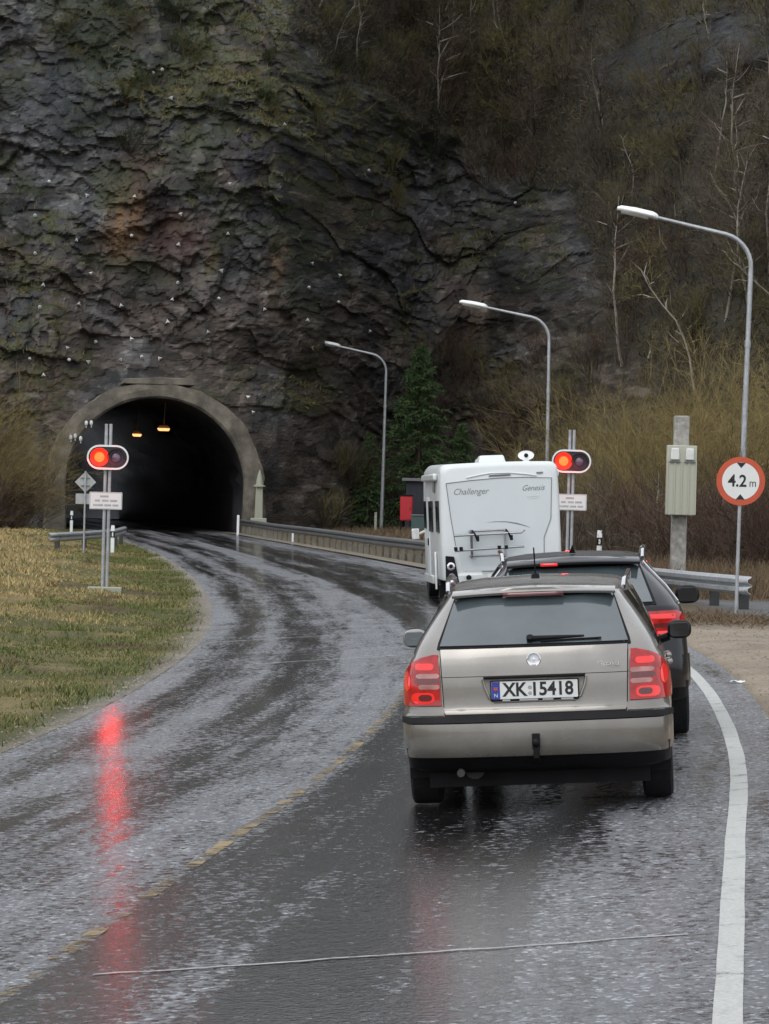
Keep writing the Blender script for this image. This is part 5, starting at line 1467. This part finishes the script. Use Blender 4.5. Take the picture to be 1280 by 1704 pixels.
def grow(tw, rng, starts, dirs, length, w, levels, kids, spread, up, shrink=.55, seg=3, wob=.25):
    """branches from many starting points at once, then their own side twigs"""
    n = len(starts)
    L = length * rng.uniform(.6, 1.2, (n, 1))
    p = starts; d = unit(dirs); pts = [p]; dd = [d]
    for k in range(seg):
        d = unit(d + wob * rng.normal(size=d.shape) + np.array([0, 0, up]))
        q = p + d * L / seg
        tw.add(p, q, w * (1 - .28 * k), w * (1 - .28 * (k + 1)) )
        p = q; pts.append(p); dd.append(d)
    if levels > 0:
        P = np.stack(pts, 1); D = np.stack(dd, 1)
        t = rng.uniform(.25, 1, (n, kids)) * seg
        i = np.minimum(t.astype(int), seg - 1); f = (t - i)[..., None]
        ar = np.arange(n)[:, None]
        st = P[ar, i] * (1 - f) + P[ar, i + 1] * f
        dr = D[ar, i + 1] + spread * rng.normal(size=(n, kids, 3))
        grow(tw, rng, st.reshape(-1, 3), dr.reshape(-1, 3), length * shrink, w * .55, levels - 1, kids, spread, up, shrink, max(2, seg - 1), wob)

def bare_tree_proto(h, seed, bark, twig, nb=14, lean=.12, crook=.5):
    rng = np.random.default_rng(seed)
    root = empty('bare_tree')
    n = 8; p = np.zeros(3); d = np.array([lean * rng.normal(), lean * rng.normal() - .1, 1.0]); pts = [p]
    for i in range(n - 1):
        d = unit(d + crook * .22 * rng.normal(size=3) + np.array([0, 0, .12])); p = p + d * h / (n - 1); pts.append(p)
    P = np.array(pts); r = h * .0105
    b = MB(); b.tube([tuple(q) for q in P], [r * (1 - .8 * i / (n - 1)) for i in range(n)], 6, caps=False)
    trunk = b.build('trunk', bark, root)
    t = rng.uniform(.22, .98, nb) * (n - 1); i = np.minimum(t.astype(int), n - 2); f = (t - i)[:, None]
    st = P[i] * (1 - f) + P[i + 1] * f
    dr = np.stack([rng.normal(size=nb), rng.normal(size=nb), rng.uniform(.3, 1.1, nb)], -1)
    tb = Twigs(); grow(tb, rng, st, dr, h * .30, r * 1.0, 0, 0, 0, .12, seg=4)
    tw = Twigs(); grow(tw, rng, st, dr, h * .28, r * .75, 3, 5, .55, .10, .58, 4)
    me = tb.mesh('limbs', bark, rng); link(bpy.data.objects.new('limbs', me), root)
    me = tw.mesh('crown', twig, rng); link(bpy.data.objects.new('crown', me), root)
    return root

def shrub_proto(name, h, wd, seed, twig, stems=26, upr=.18, kids=5, levels=2, tw_w=.022):
    rng = np.random.default_rng(seed)
    root = empty(name)
    st = np.stack([rng.normal(size=stems) * wd * .16, rng.normal(size=stems) * wd * .16, np.zeros(stems)], -1)
    dr = np.stack([st[:, 0] / wd * 3.2 + .22 * rng.normal(size=stems), st[:, 1] / wd * 3.2 + .22 * rng.normal(size=stems), np.ones(stems)], -1)
    ts = Twigs(); grow(ts, rng, st, dr, h * .8, .05, 0, 0, 0, .05, seg=4, wob=.16)
    rng2 = np.random.default_rng(seed)
    tw = Twigs(); grow(tw, rng, st, dr, h * .75, tw_w * 1.5, levels, kids, .42, upr, .52, 4, .18)
    link(bpy.data.objects.new('stems', ts.mesh('stems', TW['dark_bark'], rng)), root)
    link(bpy.data.objects.new('crown', tw.mesh('crown', twig, rng)), root)
    return root

def spruce_proto(h, w, seed):
    rng = np.random.default_rng(seed)
    root = empty('spruce_tree')
    b = MB(); b.tube([(0, 0, 0), (.03, 0, h * .5), (0, 0, h)], [.13, .08, .015], 7); b.build('trunk', TW['dark_bark'], root)
    tb, tn = Twigs(), Twigs()
    nb = int(h * 34)
    z = h * (.06 + .93 * rng.uniform(0, 1, nb) ** .85); a = rng.uniform(0, 6.283, nb)
    R = w / 2 * (1 - z / h) ** .8 * rng.uniform(.55, 1.2, nb) + .12
    st = np.stack([0 * z, 0 * z, z], -1)
    en = np.stack([np.cos(a) * R, np.sin(a) * R, z - .22 * R + .1 * rng.normal(size=nb)], -1)
    tb.add(st, en, .035, .01)
    m = 46
    f = rng.uniform(.12, 1, (nb, m, 1))
    P = st[:, None] * (1 - f) + en[:, None] * f
    ax = unit(en - st)[:, None]
    dr = unit(ax * .9 + .75 * rng.normal(size=(nb, m, 3)) + np.array([0, 0, -.35]))
    ln = rng.uniform(.14, .34, (nb, m, 1)) * (1.15 - .5 * f)
    tn.add(P.reshape(-1, 3), (P + dr * ln).reshape(-1, 3), .05, .012)
    link(bpy.data.objects.new('branches', tb.mesh('branches', TW['dark_bark'], rng)), root)
    link(bpy.data.objects.new('foliage', tn.mesh('foliage', TW['needle'], rng)), root)
    return root

def put(proto, used, x, y, z, s, rz, label, cat, group, tilt=(0, 0), sxy=1.0):
    o = proto if id(proto) not in used else copy_tree(proto)
    used.add(id(proto))
    o.location = (x, y, z); o.rotation_euler = (tilt[0], tilt[1], rz); o.scale = (s * sxy, s * sxy, s)
    for k, v in (('label', label), ('category', cat), ('group', group)):
        if v: o[k] = v
    return o
USED = set()
RV = random.Random(5)

# slender bare trees on the wooded slope
protos = [bare_tree_proto(8.5, 21, TW['grey_bark'], TW['brown_twig']), bare_tree_proto(7.5, 22, TW['dark_bark'], TW['brown_twig'], 16),
          bare_tree_proto(9.0, 23, TW['dark_bark'], TW['red_twig'], 15), bare_tree_proto(7.0, 24, TW['grey_bark'], TW['olive_twig'], 16, .2, .8), bare_tree_proto(8.0, 25, TW['dark_bark'], TW['olive_twig'], 18)]
cand = []
while len(cand) < 150:
    x = RV.uniform(-12, 27); z = RV.uniform(3, 37)
    if float(rockiness(np.array([x]), np.array([z]))[0]) > .25: continue
    if x > 9.5 and z < 5.5: continue
    if any((x - a) ** 2 + (z - c) ** 2 < 1.1 for a, c in cand): continue
    cand.append((x, z))
LB = {0: 'bare tree with a pale trunk on the brown hillside', 1: 'dark bare tree with dense brown twigs on the hillside', 2: 'dark bare tree with reddish twigs on the hillside', 3: 'crooked pale bare tree leaning on the hillside', 4: 'dark bare tree with olive twigs on the hillside'}
for x, z in cand:
    k = RV.choice((0, 0, 3, 3, 1, 2, 4, 4))
    hi = 'high on the slope' if z > 27 else ('near the blue-grey outcrop' if x > 8 and z > 19 else ('above the tan thicket' if x > 6 else 'over the brow of the cliff'))
    sc_ = RV.uniform(.5, .95); szw = 'small ' if sc_ < .65 else ('tall ' if sc_ > .82 else '')
    lab = szw + ('pale-trunked bare tree ', 'dark bare tree with brown twigs ', 'dark bare tree with reddish twigs ', 'crooked pale bare tree ', 'dark bare tree with olive twigs ')[k] + hi
    put(protos[k], USED, x, float(cliff_pt(np.array([x]), np.array([z]))[0]) + .1, z - .3, sc_, RV.uniform(0, 6.28), lab, 'tree', 'bare trees on the wooded slope', (RV.uniform(-.05, .3), RV.uniform(-.38, .38)))
# a few larger pale trunks that stand out above the thicket
for x, z, s, ty, lab in ((11.6, 9.2, 1.02, .12, 'tall pale trunk under the head of the tallest lamp'), (12.5, 9.4, .9, -.05, 'straight pale trunk right beside the one under the lamp head'), (15.0, 10.6, .95, .10, 'pale trunk just inside the curve of the tallest lamp arm'),
                    (15.8, 10.4, .85, .04, 'shorter pale trunk inside the curve of the tallest lamp arm'), (16.6, 11.6, 1.0, .18, 'leaning pale trunk behind the tallest lamp pole'), (2.5, 26.0, .7, .5, 'whitish trunk leaning steeply over the brow of the cliff'),
                    (4.6, 28.5, .8, -.5, 'whitish trunk leaning back from the brow of the cliff'), (-2.0, 29.0, .7, .35, 'whitish crooked trunk at the top of the mossy cliff brow'), (6.6, 27.0, .75, .25, 'whitish trunk near the blue-grey outcrop')):
    put(protos[0] if s > .8 else protos[3], USED, x, float(cliff_pt(np.array([x]), np.array([z]))[0]) - .3, z - .4, s, RV.uniform(0, 6), lab, 'tree', 'bare trees on the wooded slope', (RV.uniform(0, .1), ty))

# brushwood on the slope and cliff foot
sp = [shrub_proto('brush', 2.6, 2.4, 31, TW['brown_twig']), shrub_proto('brush', 2.2, 2.8, 32, TW['red_twig']), shrub_proto('brush', 2.4, 2.2, 33, TW['olive_twig'])]
nb_ = 0
while nb_ < 250:
    x = RV.uniform(-12, 26); z = RV.uniform(.5, 37) if RV.random() < .8 else RV.uniform(.3, 14)
    rk_ = float(rockiness(np.array([x]), np.array([z]))[0])
    if rk_ > .5 and not (z < 3.5 and x > -3.4) and not (x > 1.0 and z < 10.5): continue
    k = RV.choice((0, 0, 1, 2))
    where = 'at the foot of the rock face' if z < 5 else ('on the wooded slope among bare trees' if z > 16 else 'on the lower slope behind the thicket')
    sc_ = RV.uniform(.6, 1.25); where += ', above the street lamps' if x > -2 and z > 16 else ''
    put(sp[k], USED, x, float(cliff_pt(np.array([x]), np.array([z]))[0]) - .1, z - .3, sc_, RV.uniform(0, 6.28), ('small ' if sc_ < .8 else ('large ' if sc_ > 1.05 else '')) + ('brown', 'reddish brown', 'olive')[k] + ' leafless bush ' + where, 'bush', 'leafless bushes on the hillside', (RV.uniform(0, .3), RV.uniform(-.1, .1)))
    nb_ += 1

# tan willow thicket and reddish undergrowth behind the guard rail
wp = [shrub_proto('willow_bush', 5.4, 4.2, 41, TW['tan_twig'], 40, .05, 6, 3, .018), shrub_proto('willow_bush', 4.6, 3.8, 42, TW['tan_twig'], 40, .03, 6, 3, .018), shrub_proto('willow_bush', 4.8, 4.0, 43, TW['olive_twig'], 36, .04, 6, 3, .018)]
for x, y, s, k, lab in ((7.6, 118, .95, 0, 'tan willow bush between the red signal and the cabinet post'), (9.6, 121, 1.18, 1, 'rounded tan willow bush directly behind the cabinet post'),
                        (11.2, 117, 1.2, 0, 'tall tan willow bush between the cabinet post and the height sign'), (13.0, 120, 1.12, 1, 'rounded tan willow bush directly behind the height sign'),
                        (12.4, 126, 1.2, 2, 'olive willow bush set back behind the height sign'), (6.4, 128, .8, 1, 'low rounded tan willow bush behind the red signal and motorhome corner'),
                        (10.3, 129, 1.3, 0, 'tallest tan willow bush, set back above the cabinet post'), (14.3, 123, 1.3, 0, 'tall tan willow bush beyond the tallest lamp pole'),
                        (8.8, 127, 1.15, 2, 'olive willow bush set back behind the white marker post')):
    put(wp[k], USED, x, y, g0(x, y) - .1, s, RV.uniform(0, 6.28), lab, 'bush', 'willow bushes behind the guard rail')
up_ = [shrub_proto('brush', 2.8, 2.6, 51, TW['red_twig'], 30, .12, 6), shrub_proto('brush', 2.4, 2.6, 52, TW['brown_twig'], 30, .12, 6)]
for i in range(44):
    x = RV.uniform(5.4, 17); y = RV.uniform(84, 110) if x > 8 else RV.uniform(98, 118)
    if x / y > .135: continue
    k = RV.randint(0, 1)
    sc_ = RV.uniform(.8, 1.3); px = x / y
    put(up_[k], USED, x, y, g0(x, y) - .1, sc_, RV.uniform(0, 6.28), ('low ' if sc_ < 1.05 else 'taller ') + ('reddish', 'dark brown')[k] + ' tangled brush behind the ' + ('white marker post' if px < .068 else ('cabinet post' if px < .09 else 'height sign')) + (', close to the rail' if y < 97 else ', deep in the thicket'), 'bush', 'tangled brush behind the guard rail')
# a bare sapling or two in the thicket
for x, y, s in ((7.9, 100, .45), (6.9, 104, .38), (9.6, 98, .42)):
    put(protos[3], USED, x, y, g0(x, y), s, RV.uniform(0, 6), ('thin pale sapling behind the white marker post', 'smallest thin pale sapling between signal and marker post', 'thin pale sapling beside the cabinet post')[int(x == 6.9) + 2 * int(x == 9.6)], 'tree', 'saplings in the brush')
# ochre and brown scrub left of the tunnel
for x, y, s, k in ((-18.3, 157, .95, 0), (-19.2, 154, 1.1, 0), (-17.6, 162, .8, 1), (-20.0, 159, 1.5, 1)):
    put(wp[k], USED, x, y, g0(x, y) - .1, s, RV.uniform(0, 6.28), ('tall' if s > 1 else 'smaller') + (' ochre bush', ' rounded ochre bush')[k] + ' at the cliff edge beside the tunnel arch', 'bush', 'scrub beside the tunnel arch')
for i in range(16):
    x = RV.uniform(-20.5, -16.9); y = RV.uniform(148, 165)
    put(up_[i % 2], USED, x, y, g0(x, y) - .1, RV.uniform(.8, 1.7), RV.uniform(0, 6.28), ('reddish', 'dark brown')[i % 2] + ' scrub between the grass verge and the tunnel arch', 'bush', 'scrub beside the tunnel arch')

# spruces
s0 = spruce_proto(9.0, 5.6, 61)
put(s0, USED, 1.75, 185.5, g0(1.75, 185.5) - .2, 1.12, 0, 'big mid-green spruce behind the blue shed', 'tree', 'spruces by the cliff foot', sxy=1.12)
put(s0, USED, 4.1, 186.0, g0(4.1, 186) - .2, .66, 2.0, 'smaller green spruce behind the motorhome roof', 'tree', 'spruces by the cliff foot', sxy=1.15)
put(s0, USED, -.9, 184.6, g0(-.9, 184.6) - .2, .60, 5.0, 'low green spruce close behind the smallest street lamp', 'tree', 'spruces by the cliff foot', sxy=1.1)

# scrub rooted on the ledges of the rock face
lp = [shrub_proto('ledge_bush', 2.0, 2.4, 91, TW['olive_twig'], 26, .1, 6, 2, .03), shrub_proto('ledge_bush', 2.0, 2.2, 92, TW['ivy'], 30, .08, 6, 2, .035)]
for i in range(58):
    x = RV.uniform(-22, 3); z = RV.uniform(14, 33) if RV.random() < .8 else RV.uniform(9, 33)
    if abs(x + 11.4) < 7 and z < 19 and RV.random() < .8: continue
    k = RV.randint(0, 1); sc_ = RV.uniform(.35, .9)
    put(lp[k], USED, x, float(cliff_pt(np.array([x]), np.array([z]))[0]) + .05, z - .15, sc_, RV.uniform(0, 6.28), ('small ' if sc_ < .6 else '') + ('olive', 'dark green')[k] + ' bush clinging to the rock ' + ('high up ' if z > 25 else '') + ('over the tunnel' if x < -7 else 'above the smallest street lamp'), 'bush', 'bushes on the rock ledges', (.5, 0))

# undergrowth: dead stalks, moss cushions and litter over the slope and the ledges (nobody could count it)
def undergrowth():
    rng = np.random.default_rng(77)
    tw = {'brown_twig': Twigs(), 'olive_twig': Twigs(), 'tan_twig': Twigs()}
    n = 130000
    x = rng.uniform(-22, 27, n); z = rng.uniform(.5, 42, n)
    k = rockiness(x, z)
    y = cliff_pt(x, z)
    y2 = cliff_pt(x, z + .12)
    flat = np.clip((y2 - y) / .12, 0, 4)
    mossy = sstep(-.1, .5, fbm(x / 5, z / 5, oct=3, seed=55) + .8 * np.exp(-(((x + 8) / 9) ** 2 + ((z - 27) / 6) ** 2)) + .7 * np.exp(-(((x + 3) / 4) ** 2 + ((z - 20) / 6) ** 2)) - .2)
    keep = rng.uniform(size=n) < np.where(k < .5, .75, sstep(.7, 1.8, flat) * mossy * 1.0)
    x, y, z, k = x[keep], y[keep], z[keep], k[keep]
    P = np.stack([x, y + .03, z], -1)
    m = 3
    kind = np.where(k > .5, np.where(rng.uniform(size=len(x)) < .5, 1, 2), np.where(rng.uniform(size=len(x)) < .62, 0, 1))
    for i, nm in enumerate(('brown_twig', 'olive_twig', 'tan_twig')):
        Q = np.repeat(P[kind == i], m, 0)
        d = rng.normal(size=Q.shape) * .7 + np.array([0, -.5, .55])
        ln = rng.uniform(.12, .5, (len(Q), 1)) * (.6 if i == 2 else 1)
        tw[nm].add(Q, Q + unit(d) * ln, .045, .015)
        o = link(bpy.data.objects.new('undergrowth', tw[nm].mesh('undergrowth', TW[nm], rng)))
        tag(o, ('brown dead stalks and litter over the wooded slope', 'olive moss and stalks on slope and ledges', 'straw tufts growing on the cliff ledges')[i], kind='stuff')
undergrowth()

# grass on the verge
def grass():
    rng = np.random.default_rng(78)
    n = 210000
    y = 18 + (150 - 18) * rng.uniform(0, 1, n) ** 1.7
    off = -3.1 - rng.gamma(1.4, 3.4, n) - .1
    x = xc(y) + off
    keep = (x > -.118 * y - 2.0) & (rng.uniform(size=n) < sstep(-3.2, -3.8, off + .5 * fbm(x / .7, y / .9, oct=2, seed=80)) + .06)
    x, y, off = x[keep], y[keep], off[keep]
    cl = fbm(x / 1.2, y / 1.8, oct=3, seed=81); st = fbm(x / 3.5, y / 6, oct=3, seed=82) + .28 * (-off - 5.6)
    tuft = np.clip(.7 + 1.1 * cl, .25, 2.4)
    z = terr(x, y)
    h = rng.uniform(.035, .10, len(x)) * tuft * (1 + .9 * sstep(6, 9, -off))
    w = .010 + .00022 * y
    lean = rng.normal(size=(len(x), 2)) * .55
    P0 = np.stack([x, y, z - .01], -1); P1 = P0 + np.stack([lean[:, 0] * h, lean[:, 1] * h, h], -1)
    a = rng.uniform(-.7, .7, len(x)); q = np.stack([np.cos(a) * w / 2, np.sin(a) * w / 2, 0 * w], -1)
    V = np.stack([P0 - q, P0 + q, P1], 1).reshape(-1, 3)
    F = np.arange(len(V)).reshape(-1, 3)
    straw = np.array([.44, .33, .16]); green = np.array([.095, .12, .035]); brown = np.array([.13, .085, .05]); yel = np.array([.19, .175, .07])
    f = np.clip(sstep(-.35, .55, st + .25 * rng.normal(size=len(x))), 0, 1)[:, None]
    C = green * (1 - f) + straw * f
    g = (rng.uniform(size=len(x)) < .30)[:, None]; C = np.where(g, yel, C)
    bmask = sstep(.35, .6, fbm(x / 1.6, y / 3, oct=3, seed=72) + .1 * rng.normal(size=len(x)))[:, None] * .75
    C = C * (1 - bmask) + brown * bmask
    C = C * rng.uniform(.7, 1.25, (len(x), 1))
    m = attr_mat('grass_blades', 'tint', rough=.75, fine=.1, spec=.2)
    me = np_mesh('verge_grass', V, F, m)
    set_col(me, 'tint', np.repeat(C, 3, 0))
    tag(link(bpy.data.objects.new('verge_grass', me)), 'short green and straw grass on the verge', kind='stuff')
grass()
def weeds():
    rng = np.random.default_rng(79)
    tw = Twigs(); n = 9000
    y = rng.uniform(49, 62, n); x = rng.uniform(3.9, 9.5, n)
    keep = np.abs(y - 53.2 - .4 * np.sin(x * 2)) < np.where(x > 5.8, 2.0, 3.5) * rng.uniform(.2, 1, n)
    x, y = x[keep], y[keep]
    P = np.stack([x, y, terr(x, y)], -1); Q = P + np.stack([rng.normal(size=len(x)) * .10, rng.normal(size=len(x)) * .10, rng.uniform(.03, .26, len(x)) ** 1.3], -1)
    tw.add(P, Q, .014, .006)
    y = rng.uniform(66, 112, 26000); x = rng.uniform(4.5, 15, 26000)
    P = np.stack([x, y, terr(x, y)], -1); Q = P + np.stack([rng.normal(size=len(x)) * .2, rng.normal(size=len(x)) * .2, rng.uniform(.1, .7, len(x))], -1)
    tw.add(P, Q, .016, .006)
    y = rng.uniform(120, 182, 16000); x = xc(y) + rng.uniform(4.9, 17, 16000)
    P = np.stack([x, y, terr(x, y)], -1); Q = P + np.stack([rng.normal(size=len(x)) * .12, rng.normal(size=len(x)) * .12, rng.uniform(.05, .3, len(x))], -1)
    tw.add(P, Q, .03, .01)
    o = link(bpy.data.objects.new('dead_weeds', tw.mesh('dead_weeds', twig_mat('dead_weed_stalks', (.13, .095, .06), .2), rng)))
    tag(o, 'brown dead weeds along the gravel and under the guard rails', kind='stuff')
weeds()
def pebbles():
    rng = np.random.default_rng(83)
    n = 1800; y = rng.uniform(20, 75, n); off = -3.05 - rng.gamma(1.5, .16, n); x = xc(y) + off
    m = 2200; y2 = rng.uniform(22, 52, m); x2 = xc(y2) + 3.45 + rng.uniform(0, 3.6, m) ** 1.0
    x, y = np.r_[x, x2], np.r_[y, y2]; s = rng.uniform(.006, .02, len(x))
    z = terr(x, y)
    oct_ = np.array([(1, 0, 0), (-1, 0, 0), (0, 1, 0), (0, -1, 0), (0, 0, .7), (0, 0, -.7)], float)
    V = oct_[None] * s[:, None, None] * rng.uniform(.6, 1.3, (len(x), 6, 1)) + np.stack([x, y, z + s * .2], -1)[:, None]
    f = np.array([(0, 2, 4), (2, 1, 4), (1, 3, 4), (3, 0, 4), (2, 0, 5), (1, 2, 5), (3, 1, 5), (0, 3, 5)])
    F = (f[None] + (np.arange(len(x)) * 6)[:, None, None]).reshape(-1, 3)
    o = link(bpy.data.objects.new('gravel', np_mesh('gravel', V.reshape(-1, 3), F, pmat('gravel_stone', (.26, .235, .2), .8, 0, .3, 1.5))))
    tag(o, 'loose gravel along the road edges', kind='stuff')
pebbles()
